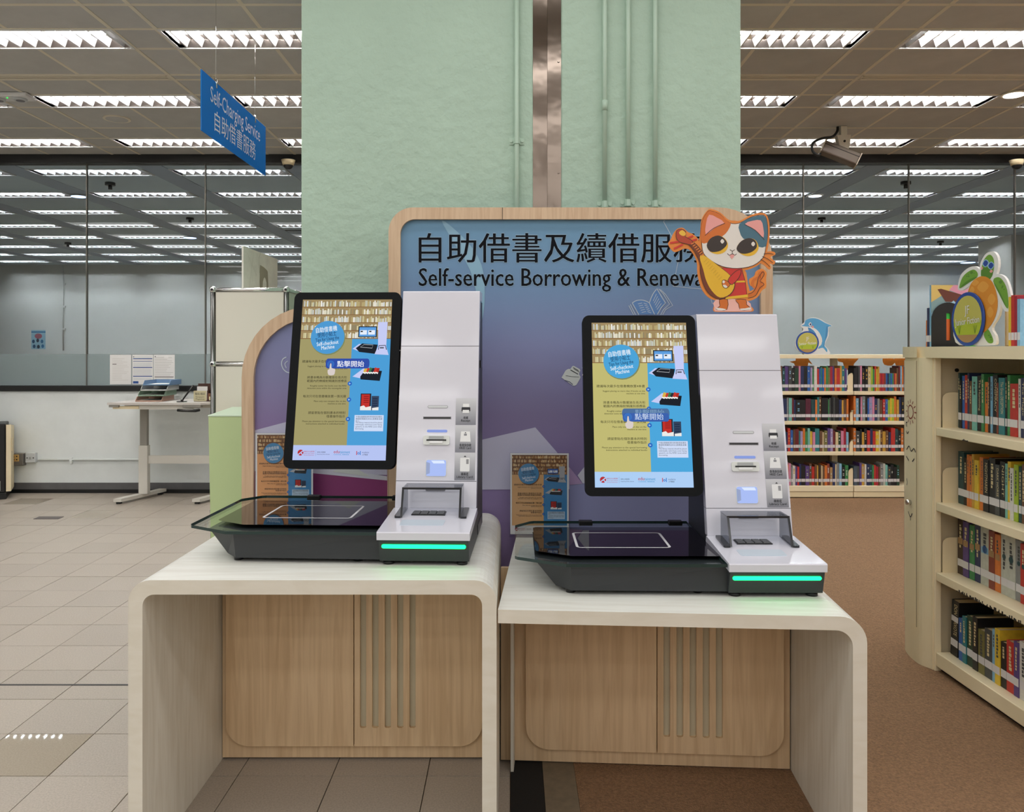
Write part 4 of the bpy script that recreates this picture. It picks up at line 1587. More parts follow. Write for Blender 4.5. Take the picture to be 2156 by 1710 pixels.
# calico cat with a lute on top of the right kiosk
catY = 2.655
kcat = catY / F_PX
cox, coy = 1545, 657
cat = thing('cat_standee', 'cut-out standee of a calico cat playing a yellow lute on the right kiosk', 'standee', tuple(at(cox, coy, catY) + Vector((0, 0, 0.001))), R(-2))
Zc = lambda pts: [((1380 + x / 6.84 - cox) * kcat, (coy - 430 - y / 6.84) * kcat) for x, y in pts]
M_CATO = mat('cutout_orange', (236, 142, 62), 0.45)
M_CATP = mat('cutout_pink', (246, 190, 178), 0.45)
head_o = smooth([(650, 420), (668, 230), (735, 110), (800, 72), (930, 120), (1050, 225), (1140, 240), (1220, 240), (1400, 150), (1560, 138), (1625, 230), (1640, 430), (1615, 640), (1560, 790), (1450, 900), (1260, 960), (1000, 930), (800, 830), (690, 730), (630, 600)], 4)
lute_o = smooth([(190, 560), (230, 500), (265, 420), (320, 355), (400, 340), (470, 400), (540, 430), (610, 490), (640, 560), (720, 680), (960, 880), (1120, 1020), (1160, 1180), (1080, 1330), (900, 1390), (760, 1340), (660, 1200), (610, 1000), (600, 830), (520, 680), (430, 640), (300, 690), (240, 660), (200, 600)], 3)
body_o = smooth([(900, 900), (1260, 920), (1330, 1150), (1360, 1300), (1340, 1390), (1330, 1450), (1400, 1500), (1395, 1550), (1200, 1556), (1000, 1556), (850, 1550), (845, 1480), (900, 1430), (880, 1200)], 3)
tail_o = smooth([(1300, 1290), (1400, 1240), (1450, 1200), (1370, 1180), (1350, 1090), (1420, 1040), (1450, 970), (1530, 935), (1595, 990), (1590, 1080), (1590, 1200), (1530, 1250), (1460, 1350), (1330, 1395)], 4)
wh_o = smooth([(1560, 720), (1600, 690), (1700, 690), (1720, 735), (1650, 770), (1715, 830), (1700, 875), (1640, 860), (1660, 920), (1630, 945), (1560, 880), (1480, 830)], 3)
cut_out(cat, [Zc(o) for o in (head_o, lute_o, body_o, tail_o, wh_o)], 0.005, M_CATO)
q = B()
q.box(-0.035, 0.035, 0.0056, 0.07, 0.0, 0.003, M_ACRYL)
q.box(-0.06, -0.035, 0.0056, 0.012, 0.0, 0.06, M_PAPER)
q.obj('standee_foot', cat)


class Art(Canvas):
    def __init__(s, fn):
        super().__init__(0.00025)
        s.fn = fn

    def shape(s, pts, m, lay, sm=3, ink=None, iw=1.0):
        o = s.fn(pts)
        if sm:
            o = smooth(o, sm)
        s.poly(o, m, lay)
        if ink:
            s.line(o, iw, ink, lay + 0.5, True)

    def stroke(s, pts, m, lay, wd, sm=3, closed=False):
        o = s.fn(pts)
        if sm:
            o = smooth(o, sm, closed)
        s.line(o, wd, m, lay, closed)


M_BRN = prt('#4a3128')
a = Art(Zc)
ow = 0.0018
C_OR, C_TEAL, C_WH, C_PK, C_RED, C_YEL, C_DK = prt('#d9742e'), prt('#4c7386'), prt('#ece6de'), prt('#f0a6a0'), prt('#d23a32'), prt('#ecbb34'), prt('#3c322e')
a.shape([(870, 1380), (1300, 1380), (1380, 1500), (1370, 1545), (1200, 1550), (1000, 1550), (860, 1545), (850, 1490)], M_CATP, 1, 2)
a.shape([(920, 1380), (1040, 1380), (1030, 1520), (940, 1530), (870, 1515), (930, 1470)], C_OR, 2, 2, M_BRN, ow)
a.shape([(1150, 1380), (1300, 1380), (1310, 1450), (1370, 1500), (1340, 1525), (1220, 1525), (1195, 1440)], C_OR, 2, 2, M_BRN, ow)
a.shape([(870, 1500), (930, 1500), (1010, 1515), (1000, 1532), (900, 1530)], C_WH, 4, 2)
a.shape([(1220, 1510), (1290, 1505), (1365, 1490), (1360, 1525), (1230, 1530)], C_WH, 4, 2)
a.stroke([(1300, 1330), (1420, 1290), (1480, 1180), (1520, 1030), (1540, 980), (1500, 1000), (1490, 1080)], C_OR, 2, 0.0085)
a.stroke([(1480, 1060), (1400, 1110), (1410, 1200), (1500, 1210), (1540, 1150), (1480, 1130)], C_OR, 2.2, 0.0075)
a.stroke([(1330, 1300), (1400, 1270), (1450, 1190), (1480, 1060), (1540, 980), (1560, 1020), (1500, 1110)], M_BRN, 2.8, ow)
a.stroke([(1330, 1360), (1440, 1320), (1500, 1210), (1560, 1160), (1500, 1120)], M_BRN, 2.8, ow)
a.shape([(960, 920), (1240, 930), (1290, 1120), (1320, 1340), (1000, 1370)], C_RED, 3, 0, M_BRN, ow)
a.shape([(1010, 1340), (1325, 1305), (1330, 1345), (1010, 1375)], C_YEL, 4.6, 0)
a.shape([(1130, 1110), (1285, 1105), (1290, 1130), (1130, 1135)], C_YEL, 4.6, 0)
a.shape([(668, 560), (655, 400), (680, 240), (740, 130), (790, 98), (930, 150), (1060, 270), (1200, 280), (1380, 190), (1550, 165), (1600, 260), (1610, 450), (1580, 640), (1540, 780), (1400, 890), (1180, 930), (960, 900), (780, 800), (690, 700)], C_WH, 5, 3, M_BRN, ow)
a.shape([(668, 560), (655, 400), (680, 240), (740, 130), (790, 98), (930, 150), (1050, 262), (1085, 290), (1040, 390), (960, 470), (800, 540), (740, 560)], C_OR, 5.8, 2)
a.shape([(1205, 290), (1380, 195), (1550, 170), (1598, 260), (1608, 450), (1582, 615), (1480, 620), (1400, 560), (1260, 500), (1210, 400)], C_TEAL, 5.8, 2)
a.shape([(725, 440), (730, 280), (775, 155), (890, 200), (990, 275), (850, 350)], C_PK, 7, 2)
a.shape([(1285, 290), (1400, 245), (1510, 240), (1545, 340), (1550, 490), (1430, 380)], C_PK, 7, 2)
a.stroke([(715, 455), (840, 350), (1000, 280)], M_BRN, 8, ow)
a.stroke([(1280, 300), (1430, 380), (1560, 520)], M_BRN, 8, ow)
a.shape([(740, 600), (790, 500), (900, 455), (1000, 500), (1045, 600), (1000, 690), (900, 725), (790, 690)], C_YEL, 7, 3)
a.shape([(740, 600), (790, 500), (900, 455), (990, 500), (1030, 580), (960, 660), (880, 690), (790, 685)], C_DK, 8, 3)
a.shape([(1165, 640), (1230, 540), (1340, 495), (1440, 530), (1480, 640), (1420, 730), (1320, 755), (1220, 715)], C_YEL, 7, 3)
a.shape([(1165, 640), (1230, 540), (1340, 495), (1430, 530), (1455, 620), (1390, 690), (1290, 720), (1210, 705)], C_DK, 8, 3)
for ex, ey in ((962, 540), (1402, 580)):
    a.shape([(ex - 28, ey), (ex, ey - 34), (ex + 28, ey), (ex, ey + 34)], C_WH, 9, 3)
a.stroke([(1070, 660), (1105, 680), (1140, 660)], M_BRN, 9, ow)
a.stroke([(1035, 715), (1065, 740), (1105, 720), (1140, 740), (1165, 720)], M_BRN, 9, ow)
a.stroke([(1105, 680), (1105, 720)], M_BRN, 9, ow, 0)
a.shape([(1065, 740), (1105, 730), (1135, 740), (1100, 795)], C_PK, 9, 2)
for s0, s1 in (((1550, 725), (1690, 730)), ((1530, 760), (1680, 850)), ((1510, 800), (1640, 910))):
    a.stroke([s0, ((s0[0] + s1[0]) / 2, (s0[1] + s1[1]) / 2 - 12), s1], M_BRN, 9, ow)
# lute
C_NECK = prt('#7a3c22')
a.shape([(470, 560), (560, 560), (660, 670), (700, 760), (900, 890), (1080, 1040), (1140, 1170), (1080, 1300), (930, 1370), (790, 1310), (700, 1180), (650, 1000), (640, 850), (560, 680)], C_NECK, 10, 3, M_BRN, ow)
a.shape([(640, 770), (700, 740), (900, 890), (1080, 1040), (1135, 1170), (1070, 1300), (930, 1350), (810, 1250), (730, 1100), (690, 950)], C_YEL, 11, 3)
for i in range(9):
    a.stroke([(700 + 26 * i, 860 + 32 * i - 20), (745 + 26 * i, 800 + 32 * i - 6)], prt('#c99a2a'), 12, 0.0011, 0)
for i in range(7):
    a.stroke([(515 + 24 * i, 580 + 28 * i), (555 + 24 * i, 560 + 26 * i)], prt('#e2823a'), 12, 0.0035, 0)
a.shape([(300, 470), (310, 380), (380, 360), (440, 400), (430, 470), (520, 520), (540, 590), (430, 570), (340, 540)], prt('#b8482e'), 11, 2, M_BRN, ow)
a.shape([(340, 410), (390, 375), (440, 420), (420, 460), (370, 450)], prt('#f0c048'), 12, 2)
for s0, s1 in (((215, 560), (350, 540)), ((270, 645), (400, 580)), ((430, 510), (545, 460)), ((520, 530), (600, 510))):
    a.stroke([s0, s1], C_RED, 10.5, 0.006, 0)
a.shape([(1230, 960), (1200, 1060), (1100, 1165), (1040, 1100), (1110, 1010), (1180, 955)], C_RED, 13, 2, M_BRN, ow)
a.shape([(960, 1110), (1010, 1100), (1075, 1160), (1020, 1215), (970, 1190)], C_OR, 12.6, 2, M_BRN, ow)
a.shape([(958, 1130), (975, 1100), (1000, 1120), (985, 1145)], C_WH, 13, 2)
a.shape([(965, 1175), (1000, 1165), (1035, 1195), (1010, 1212), (975, 1200)], C_WH, 13, 2)
a.put('printed_picture', cat, Matrix.Translation((0, -0.0003, 0)) @ FRONT)

# ------------------------------------------------------------------ hanging blue sign
M_BLUE = glass('blue_acrylic', (0.10, 0.42, 0.75), diff=0.80, diffcol=(62, 148, 216), rough=0.05)
sg = thing('hanging_sign', 'translucent blue hanging sign with white lettering left of the green column', 'sign', (-1.525, 3.96, 2.46), 0)
q = B()
q.box(-0.003, 0.003, 0, 1.03, 0, 0.30, M_BLUE, 0.001)
q.obj('sign_panel', sg)
M_SLET = mat('sign_letter_white', (216, 222, 228), 0.5)
c = Canvas(0.0004)
c.text('Self-Charging Service', 0.515, 0.180, 0.115, M_SLET, 1, 'C', 0.80, 0, 0.0)
c.text('自助借書服務', 0.50, 0.055, 0.115, M_SLET, 1, 'C', 0.66)
TS = Matrix(((0, 0, 1, 0.0032), (1, 0, 0, 0), (0, 1, 0, 0), (0, 0, 0, 1)))    # canvas x -> +Y (away), out -> +X
c.put('sign_lettering', sg, TS)
for y in (0.20, 0.83):
    q = B()
    q.tube([(0, y, 0.285), (0, y, 0.55), (0, y, CEIL - 2.46)], 0.0014, M_CHROME, 5)
    q.cyl((0, y, 0.27), (0, y, 0.315), 0.007, M_CHROME, 8)
    q.obj('wire', sg)

# ------------------------------------------------------------------ ceiling fittings
q = B()
q.cyl((0, 0, -0.008), (0, 0, 0.004), 0.105, M_TBAR, 28)
sp = q.obj('ceiling_speaker', None, (-3.23, 6.60, CEIL + 0.001))
tag(sp, 'round flush beige speaker ring in the ceiling left of the blue sign', 'speaker')
q = B()
q.cyl((0, 0, -0.010), (0, 0, -0.004), 0.085, M_TILEC, 28)
q.obj('grille', sp)
em = thing('emergency_light', 'white twin-head ceiling unit with green lamp at the left edge', 'emergency light', (-3.72, 5.98, CEIL - 0.001), R(0))
q = B()
q.box(-0.16, 0.16, -0.07, 0.07, -0.03, 0.0, M_LOUV, 0.008)
q.obj('housing', em)
for xx in (-0.08, 0.08):
    q = B()
    q.cyl((xx, 0, -0.045), (xx, 0, -0.03), 0.045, M_PILL, 18)
    q.cyl((xx, 0, -0.047), (xx, 0, -0.045), 0.030, M_SHADE, 18)
    q.obj('lamp_head', em)
q = B()
q.ball((0.0, -0.03, -0.031), 0.006, emis('green_pilot', (60, 255, 90), 2.0), 8)
q.obj('pilot_lamp', em)


def downlight(px, py, label, col, s, r=0.06, cat='downlight'):
    Y = (CEIL - CAM_H) * F_PX / (738 - py)
    x = (px - 1078) * Y / F_PX
    d = thing('downlight', label, cat, (x, Y, CEIL - 0.002))
    q = B()
    q.cyl((0, 0, -0.010), (0, 0, 0.0), r + 0.018, M_TBAR, 24)
    q.obj('trim_ring', d)
    q = B()
    q.cyl((0, 0, -0.014), (0, 0, -0.010), r, emis('downlight_' + ''.join(map(str, col)), col, s), 24)
    q.obj('lamp', d)


downlight(2135, 197, 'lit round downlight in the front ceiling at the right edge', (255, 246, 232), 6, 0.07)
downlight(166, 412, 'bluish downlight behind the glass at the far left', (170, 195, 255), 5, 0.085)
downlight(400, 499.5, 'bluish downlight behind the glass under the blue sign', (170, 195, 255), 5, 0.10)
downlight(1716, 411, 'white downlight behind the glass right of the camera', (235, 240, 255), 4, 0.075)
downlight(2038, 552, 'bluish downlight behind the glass beside the turtle head', (170, 205, 255), 5, 0.14)
for i, (px, py, lab) in enumerate(((232, 385, 'left pane'), (400, 459, 'second pane, under the hanging sign'), (143, 511, 'far left, low in view'), (1907, 383, 'right of the bullet camera'),
                                   (1730, 459, 'right of the cat standee ear'), (1980, 508, 'left of the turtle standee'))):
    Y = (CEIL - CAM_H) * F_PX / (738 - py)
    q = B()
    q.cyl((0, 0, -0.03), (0, 0, 0.002), 0.055, M_GREY2, 14)
    q.cyl((0, 0, -0.075), (0, 0, -0.03), 0.022, M_GREY2, 10)
    tag(q.obj('ceiling_detector', None, ((px - 1078) * Y / F_PX, Y, CEIL)), 'small black ceiling sensor behind the glass, ' + lab, 'sensor', 'ceiling sensors behind the glass')
q = B()
q.box(-0.28, 0.28, -0.28, 0.28, -0.006, 0.002, M_GREY2, 0.004)
tag(q.obj('ceiling_diffuser', None, (-3.3, 13.0, CEIL)), 'square dark air diffuser in the ceiling behind the glass', 'diffuser')

# bullet camera
cp = thing('security_camera', 'brown box security camera hanging from the ceiling, right of column', 'security camera', (2.80, 6.83, CEIL - 0.002))
q = B()
q.box(-0.026, 0.026, -0.026, 0.026, -0.08, 0.0, M_TBAR, 0.004)
q.prism([(-0.06, -0.08), (0.055, -0.075), (0.048, -0.16), (0.02, -0.235), (-0.04, -0.17)], XY_FRONT, -0.03, 0.03, M_TBAR)
q.cyl((0.0, -0.036, -0.13), (0.0, -0.03, -0.13), 0.010, M_DARKGAP, 10)
q.obj('bracket', cp)
M_CAMB = mat('camera_housing_brown', (104, 90, 78), 0.5)
q = B()
q.box(-0.155, 0.155, -0.055, 0.055, -0.052, 0.052, M_CAMB, 0.012)
q.box(-0.16, -0.150, -0.058, 0.058, -0.055, 0.055, M_TBAR, 0.002)
q.box(0.150, 0.16, -0.058, 0.058, -0.055, 0.055, M_TBAR, 0.002)
q.box(-0.15, 0.15, -0.0565, -0.054, 0.016, 0.021, M_DARKGAP)
q.bm.transform(Matrix.Translation((-0.03, -0.01, -0.235)) @ Matrix.Rotation(R(26), 4, 'Y') @ Matrix.Rotation(R(-12), 4, 'Z'))
q.obj('camera_body', cp)
q = B()
q.tube([(p[0], 0.0, p[1]) for p in smooth([(-0.045, 0.0), (-0.05, -0.04), (-0.09, -0.085), (-0.18, -0.10), (-0.255, -0.14), (-0.255, -0.21), (-0.20, -0.24), (-0.175, -0.165)], 4, False)][:-3], 0.011, M_GREY2, 8)
q.obj('cable', cp)


def dome(x, y, z, label):
    d = thing('dome_camera', label, 'security camera', (x, y, z))
    q = B()
    q.cyl((0, 0, -0.05), (0, 0, 0.0), 0.050, M_CREAM2, 22, 0.066)
    q.obj('housing', d)
    q = B()
    q.ball((0, 0, -0.048), 0.046, M_GREY2, 16, 0.9)
    q.obj('dome', d)


dome((607 - 1078) * 7.70 / 1700, 7.70, 3.195, 'dome security camera under the black rail left of the column')
dome((2141 - 1078) * 7.70 / 1700, 7.70, 3.195, 'dome security camera under the black rail at the right edge')

# ------------------------------------------------------------------ far wall poster, notices on the glass
def sheet(label, p, w_, h, fn, name='notice_sheet', cat='notice', group=None):
    r = thing(name, label, cat, tuple(p), 0, group)
    q = B()
    q.box(0, w_, -0.0012, 0, 0, h, M_PAPER)
    q.obj('paper', r)
    c = Canvas(0.0003)
    fn(c, w_, h)
    c.put('print', r, Matrix.Translation((0, -0.0014, 0)) @ FRONT)
    return r


def fn_poster(c, w_, h):
    c.rect(0, 0, w_, h, prt('#a6cfe2'), 1)
    c.rect(0, h * 0.86, w_, h * 0.93, prt('#3f86b8'), 2)
    c.disc(w_ * 0.5, h * 0.68, w_ * 0.26, prt('#b06a78'), 2, h * 0.14)
    for i, (u, v) in enumerate(((0.15, 0.4), (0.45, 0.45), (0.75, 0.4), (0.2, 0.14), (0.5, 0.12), (0.8, 0.15))):
        c.disc(w_ * u, h * v, w_ * 0.10, prt(('#1f4f7a', '#2f3f55', '#3c7aa8')[i % 3]), 2, h * 0.10, 10)


kf = (FY - 0.02) / F_PX
sheet('small pale blue poster pinned to the far wall behind the glass', at(66, 735, FY - 0.005), 30 * kf, 40 * kf, fn_poster, 'poster', 'poster')
q = B()
px = (133 - 1078) * kf
q.cyl((px, FY - 0.02, CAM_H), (px, FY - 0.02, CEIL), 0.012, M_FARWALL, 8)
for z in (1.85, 2.35, 2.85):
    q.box(px - 0.05, px + 0.05, FY - 0.03, FY, z - 0.02, z + 0.02, M_FARWALL)
tag(q.obj('wall_conduit'), 'thin vertical conduit on the far wall behind the glass', 'pipe')


def fn_a(c, w_, h):
    for i in range(14):
        c.rect(w_ * 0.1, h * (0.86 - 0.055 * i), w_ * random.uniform(0.5, 0.9), h * (0.866 - 0.055 * i), prt('#c4bcb8'), 1)
    c.rect(w_ * 0.12, h * 0.67, w_ * 0.31, h * 0.69, prt('#4a4646'), 2)


def fn_b(c, w_, h):
    for v in (0.85, 0.77, 0.555, 0.26):
        c.rect(w_ * 0.04, h * v, w_ * 0.96, h * (v + (0.03 if v != 0.77 else 0.018)), prt('#2f5394'), 1)
    c.rect(w_ * 0.04, h * 0.03, w_ * 0.30, h * 0.11, prt('#2f5394'), 1)
    for v in (0.92, 0.70, 0.66, 0.62, 0.49, 0.45, 0.41, 0.37, 0.33, 0.2, 0.16):
        c.rect(w_ * 0.06, h * v, w_ * 0.92, h * (v + 0.008), prt('#b4bac8'), 1)
    c.disc(w_ * 0.07, h * 0.925, w_ * 0.025, prt('#23262c'), 2, seg=10)


def fn_c(c, w_, h):
    for i in range(15):
        c.rect(w_ * 0.06, h * (0.90 - 0.056 * i), w_ * random.uniform(0.6, 0.94), h * (0.908 - 0.056 * i), prt('#b2aeaa'), 1)
    c.rect(w_ * 0.05, h * 0.24, w_ * 0.95, h * 0.265, prt('#86807c'), 2)
    c.rect(w_ * 0.5, h * 0.90, w_ * 0.7, h * 0.955, prt('#f4f2f0'), 2)
    c.disc(w_ * 0.08, h * 0.935, w_ * 0.025, prt('#23262c'), 2, seg=10)


kg = 7.85 / F_PX
for x0_, x1_, fn, lab in ((231.5, 276.5, fn_a, 'left printed white notice with faint lines taped to glass above table'), (278.5, 322.5, fn_b, 'middle white form with blue bars taped to glass above table'),
                          (323.5, 368, fn_c, 'right printed grey-lined form taped to glass above table')):
    sheet(lab, at(x0_, 809.5, GY + 0.024), (x1_ - x0_) * kg, 62.5 * kg, fn, group='notices taped to the glass')

# ------------------------------------------------------------------ height-adjustable table by the glass wall
M_TBL = mat('table_top_grey', (206, 200, 194), 0.4)
M_TMET = mat('table_white_metal', (222, 218, 208), 0.4)
M_TGR = mat('table_grey_metal', (150, 146, 138), 0.4)
tb = thing('adjustable_table', 'white height-adjustable table with crank under notices by glass wall', 'table', (-3.60, 7.20, 0))
q = B()
q.prism([(-0.01, 0.0), (0.82, 0.0), (1.08, 0.30), (1.08, 0.58), (0.03, 0.58)], XY_TOP, 0.893, 0.914, M_TBL)
q.obj('tabletop', tb)
q = B()
q.box(0.0, 0.09, 0.005, 0.03, 0.872, 0.893, M_TGR, 0.003)
q.box(0.66, 0.82, 0.005, 0.05, 0.872, 0.893, M_TGR, 0.003)
q.obj('corner_bracket', tb)
q = B()
q.box(0.03, 0.26, 0.02, 0.06, 0.856, 0.880, M_CREAM2)
q.box(0.26, 0.74, 0.03, 0.07, 0.852, 0.893, M_TMET)
q.box(0.03, 1.06, 0.24, 0.32, 0.852, 0.893, M_TMET)
q.obj('under_frame', tb)
for i, (xf, xb) in enumerate(((0.03, 0.18), (0.735, 0.90))):
    q = B()
    xm_, ym_ = (xf + xb) / 2 + 0.08, 0.30
    q.prism([(xf, 0.03), (xf + 0.07, 0.03), (xb + 0.09, 0.58), (xb + 0.02, 0.58)], XY_TOP, 0.022, 0.05, M_TMET)
    q.box(xf + 0.015, xf + 0.05, 0.05, 0.09, 0.0, 0.022, M_GREY2)
    q.box(xb + 0.03, xb + 0.07, 0.52, 0.56, 0.0, 0.022, M_GREY2)
    foot = q.obj('foot', tb)
    q = B()
    q.box(xm_ - 0.042, xm_ + 0.042, ym_ - 0.03, ym_ + 0.03, 0.05, 0.50, M_TMET, 0.004)
    leg = q.obj('leg', tb)
    q = B()
    q.box(xm_ - 0.033, xm_ + 0.033, ym_ - 0.022, ym_ + 0.022, 0.50, 0.855, M_TGR, 0.003)
    q.obj('leg_upper', tb)
q = B()
q.box(0.22, 0.86, 0.29, 0.31, 0.33, 0.405, M_TMET)
q.obj('crossbar', tb)
q = B()
q.tube([(0.62, -0.005, 0.847), (0.66, -0.01, 0.845), (0.78, -0.005, 0.842), (0.80, 0.03, 0.846)], 0.013, M_GREY2, 8)
q.obj('crank_handle', tb)

# four stacked letter trays
TRAYS = [('#c9a18c', 'pink letter tray at the bottom of the stack on the table'), ('#8fa892', 'green letter tray second from the bottom of the stack on table'),
         ('#d6d6d2', 'white letter tray below the blue top tray of the stack'), ('#6f8fb4', 'blue letter tray on top of the stack on the table')]
tp = at(283, 842, 7.36)
for i, (hx, lab) in enumerate(TRAYS):
    m = mat('tray_' + hx[1:], hx, 0.45)
    r = thing('letter_tray', lab, 'letter tray', (-3.42 + 0.018 * i, 7.33 + 0.012 * i, 0.9145 + 0.0485 * i), R(4), 'stacked letter trays')
    q = B()
    W_, D_, H_ = 0.235, 0.32, 0.046
    q.box(0, W_, 0, D_, 0.0, 0.004, m)
    q.prism([(0, 0.004), (D_, 0.004), (D_, H_), (0.035, H_), (0.0, 0.012)], XY_SIDE, 0, 0.004, m)
    q.prism([(0, 0.004), (D_, 0.004), (D_, H_), (0.035, H_), (0.0, 0.012)], XY_SIDE, W_ - 0.004, W_, m)
    q.box(0.004, W_ - 0.004, D_ - 0.004, D_, 0.004, H_, m)
    q.box(0, W_, 0, 0.004, 0.0, 0.012, m)
    q.obj('tray_body', r)
    q = B()
    q.box(0.012, W_ - 0.012, 0.012, D_ - 0.012, 0.0045, 0.010, M_PAPER)
    q.obj('papers', r)
q = B()
pn = thing('desk_pen', 'black pen leaning in a small stand on the table', 'pen', (-2.985, 7.30, 0.9145))
q = B()
q.cyl((0, 0, 0), (0, 0, 0.006), 0.045, M_GREY2, 18)
q.cyl((0, 0, 0.006), (0.004, 0, 0.02), 0.012, M_GREY2, 10)
q.obj('stand', pn)
q = B()
q.cyl((0.002, 0, 0.012), (0.105, 0, 0.15), 0.0065, M_BLACK, 8, 0.009)
q.obj('pen', pn)
q = B()
lh = thing('leaflet_holder', 'dark brown wooden leaflet holder with white cards on the table', 'holder', (-2.90, 7.36, 0.9145))
M_WENG = mat('dark_brown_wood', (74, 44, 32), 0.5, noise=(8, 0.15))
M_WENG2 = mat('mid_brown_wood', (120, 76, 50), 0.5)
q = B()
q.box(0, 0.42, 0.10, 0.115, 0, 0.16, M_WENG)
for xx in (0.0, 0.12, 0.235, 0.36, 0.41):
    q.box(xx, xx + 0.01, 0.0, 0.10, 0, 0.10, M_WENG)
q.box(0, 0.42, 0, 0.10, 0, 0.008, M_WENG)
q.obj('rack', lh)
for xx, ww, t1, t2, cc in ((0.0, 0.115, '報紙/雜誌', 'Newspapers/ Magazines', '#d8cfa8'), (0.245, 0.115, '電子', 'Photocopy', '#d8cfa8')):
    c = Canvas(0.0003)
    c.rect(xx - 0.002, 0.004, xx + ww, 0.098, prt(cc), 1)
    if xx > 0.2:
        c.disc(xx + 0.08, 0.07, 0.025, prt('#e0a030'), 2, seg=14)
    c.text(t1, xx + ww / 2, 0.06, 0.026, prt('#2a2420'), 3, 'C', ww * 0.8)
    for j, t in enumerate(t2.split(' ')):
        c.text(t, xx + ww / 2, 0.036 - 0.02 * j, 0.02, prt('#2a2420'), 3, 'C', ww * 0.7)
    c.put('card', lh, Matrix.Translation((0, -0.001, 0)) @ FRONT)
q = B()
q.box(0.132, 0.232, -0.002, 0.006, 0.02, 0.075, M_WENG2)
q.box(0.14, 0.225, -0.004, -0.002, 0.012, 0.045, prt('#d8cfa8'))
q.obj('card_pocket', lh)
q = B()
q.box(0.01, 0.105, 0.05, 0.054, 0.01, 0.135, M_PAPER)
q.box(0.255, 0.345, 0.05, 0.054, 0.01, 0.15, prt('#d4cede'))
q.obj('leaflets', lh)

# sockets and surface conduit on the dado wall
sb = thing('switch_box', 'grey switch box with yellow label on the wall at far left', 'switch box', tuple(at(33, 979, GY)))
q = B()
q.box(0, 0.105, -0.06, 0, 0.0, 0.118, mat('switch_grey', (112, 108, 104), 0.5), 0.004)
q.obj('box', sb)
q = B()
q.box(0.006, 0.07, -0.064, -0.06, 0.042, 0.108, prt('#d4b070'))
for (u, v) in ((0.02, 0.085), (0.05, 0.09), (0.022, 0.06), (0.05, 0.06)):
    q.box(u - 0.006, u + 0.006, -0.066, -0.064, v - 0.006, v + 0.006, M_GREY2)
q.obj('label_plate', sb)
so = thing('wall_socket', 'white surface socket beside the grey switch box on the wall', 'socket', tuple(at(58.5, 973, GY)))
q = B()
q.box(0, 0.095, -0.04, 0, 0, 0.092, M_PILL, 0.003)
q.obj('socket_box', so)
q = B()
for (u, v) in ((0.018, 0.045), (0.078, 0.045)):
    q.cyl((u, -0.043, v), (u, -0.04, v), 0.006, M_GREY2, 8)
q.box(0.036, 0.056, -0.042, -0.04, 0.03, 0.055, mat('reader_grey', (168, 172, 172), 0.35))
q.obj('screws', so)
q = B()
p0 = at(82, 967.5, GY)
q.cyl((p0.x, GY - 0.013, p0.z), (-0.9, GY - 0.013, p0.z), 0.011, M_WALL, 10)
for xx in (p0.x + 0.32, p0.x + 1.2, p0.x + 2.1, p0.x + 3.0):
    q.box(xx - 0.012, xx + 0.012, GY - 0.026, GY, p0.z - 0.035, p0.z + 0.018, M_WALL)
tag(q.obj('wall_conduit'), 'horizontal painted conduit along the wall from the white socket', 'pipe')
q = B()
p0 = at(70, 1093.5, CAM_H * F_PX / 355.5)
q.prism([(0, 0), (0.205, 0), (0.195, 0.10), (-0.01, 0.10)], XY_TOP, 0.0004, 0.003, mat('floor_box_lid', (84, 76, 74), 0.5))
tag(q.obj('floor_box_cover', None, (p0.x, p0.y, 0.0)), 'small dark cover plate set in the floor tiles at left', 'floor cover')

# machine at the left edge
mc = thing('floor_machine', 'black and white floor machine with cream side panel at left edge', 'machine', (-4.695, 7.50, 0), R(27))
q = B()
q.box(-0.50, -0.01, 0.0, 0.33, 0.06, 0.70, M_BLACK, 0.01)
q.box(-0.52, 0.0, -0.01, 0.35, 0.0, 0.06, M_BLACK, 0.004)
q.obj('cabinet', mc)
q = B()
q.prism([(0.0, 0.07), (0.30, 0.07), (0.30, 0.66), (0.0, 0.69)], XY_SIDE, -0.004, 0.035, M_CREAM)
q.box(0.035, 0.045, 0.02, 0.12, 0.44, 0.56, M_CREAM, 0.006)
q.box(0.045, 0.047, 0.03, 0.07, 0.49, 0.50, M_CREAM2)
q.obj('side_panel', mc)
q = B()
q.box(-0.48, -0.06, -0.006, 0.001, 0.57, 0.68, M_LOUV)
q.box(-0.48, -0.05, -0.006, 0.001, 0.08, 0.17, M_LOUV)
q.obj('front_panel', mc)

# ------------------------------------------------------------------ chrome-tube storage rack, green bin, sketch board
RX0, RX1, RY0, RY1, RZ = -1.392, -1.050, 3.76, 4.46, 1.663
rk = thing('tube_rack', 'tall white storage rack with chrome tube frame left of the kiosks', 'rack', (0, 0, 0))
M_RPAN = mat('cream_rack_panel', (234, 229, 216), 0.45)
for xx, yy in ((RX0, RY0), (RX1, RY0), (RX0, RY1), (RX1, RY1)):
    q = B()
    q.cyl((xx, yy, 0.0), (xx, yy, RZ), 0.0115, mat('dark_chrome', (120, 120, 118), 0.2, metal=1.0), 14)
    q.obj('post', rk)
zl = [0.12, 0.63, 1.317, RZ]
for z in zl:
    q = B()
    for (p, e) in (((RX0, RY0), (RX1, RY0)), ((RX0, RY1), (RX1, RY1)), ((RX0, RY0), (RX0, RY1)), ((RX1, RY0), (RX1, RY1))):
        q.cyl((p[0], p[1], z), (e[0], e[1], z), 0.0095, M_CHROME, 12)
    q.obj('tube', rk)
    for xx, yy in ((RX0, RY0), (RX1, RY0)):
        q = B()
        q.ball((xx, yy, z), 0.0165, M_CHROME, 14)
        q.cyl((xx, yy - 0.0175, z), (xx, yy - 0.013, z), 0.006, M_BLACK, 10)
        q.obj('ball_joint', rk)
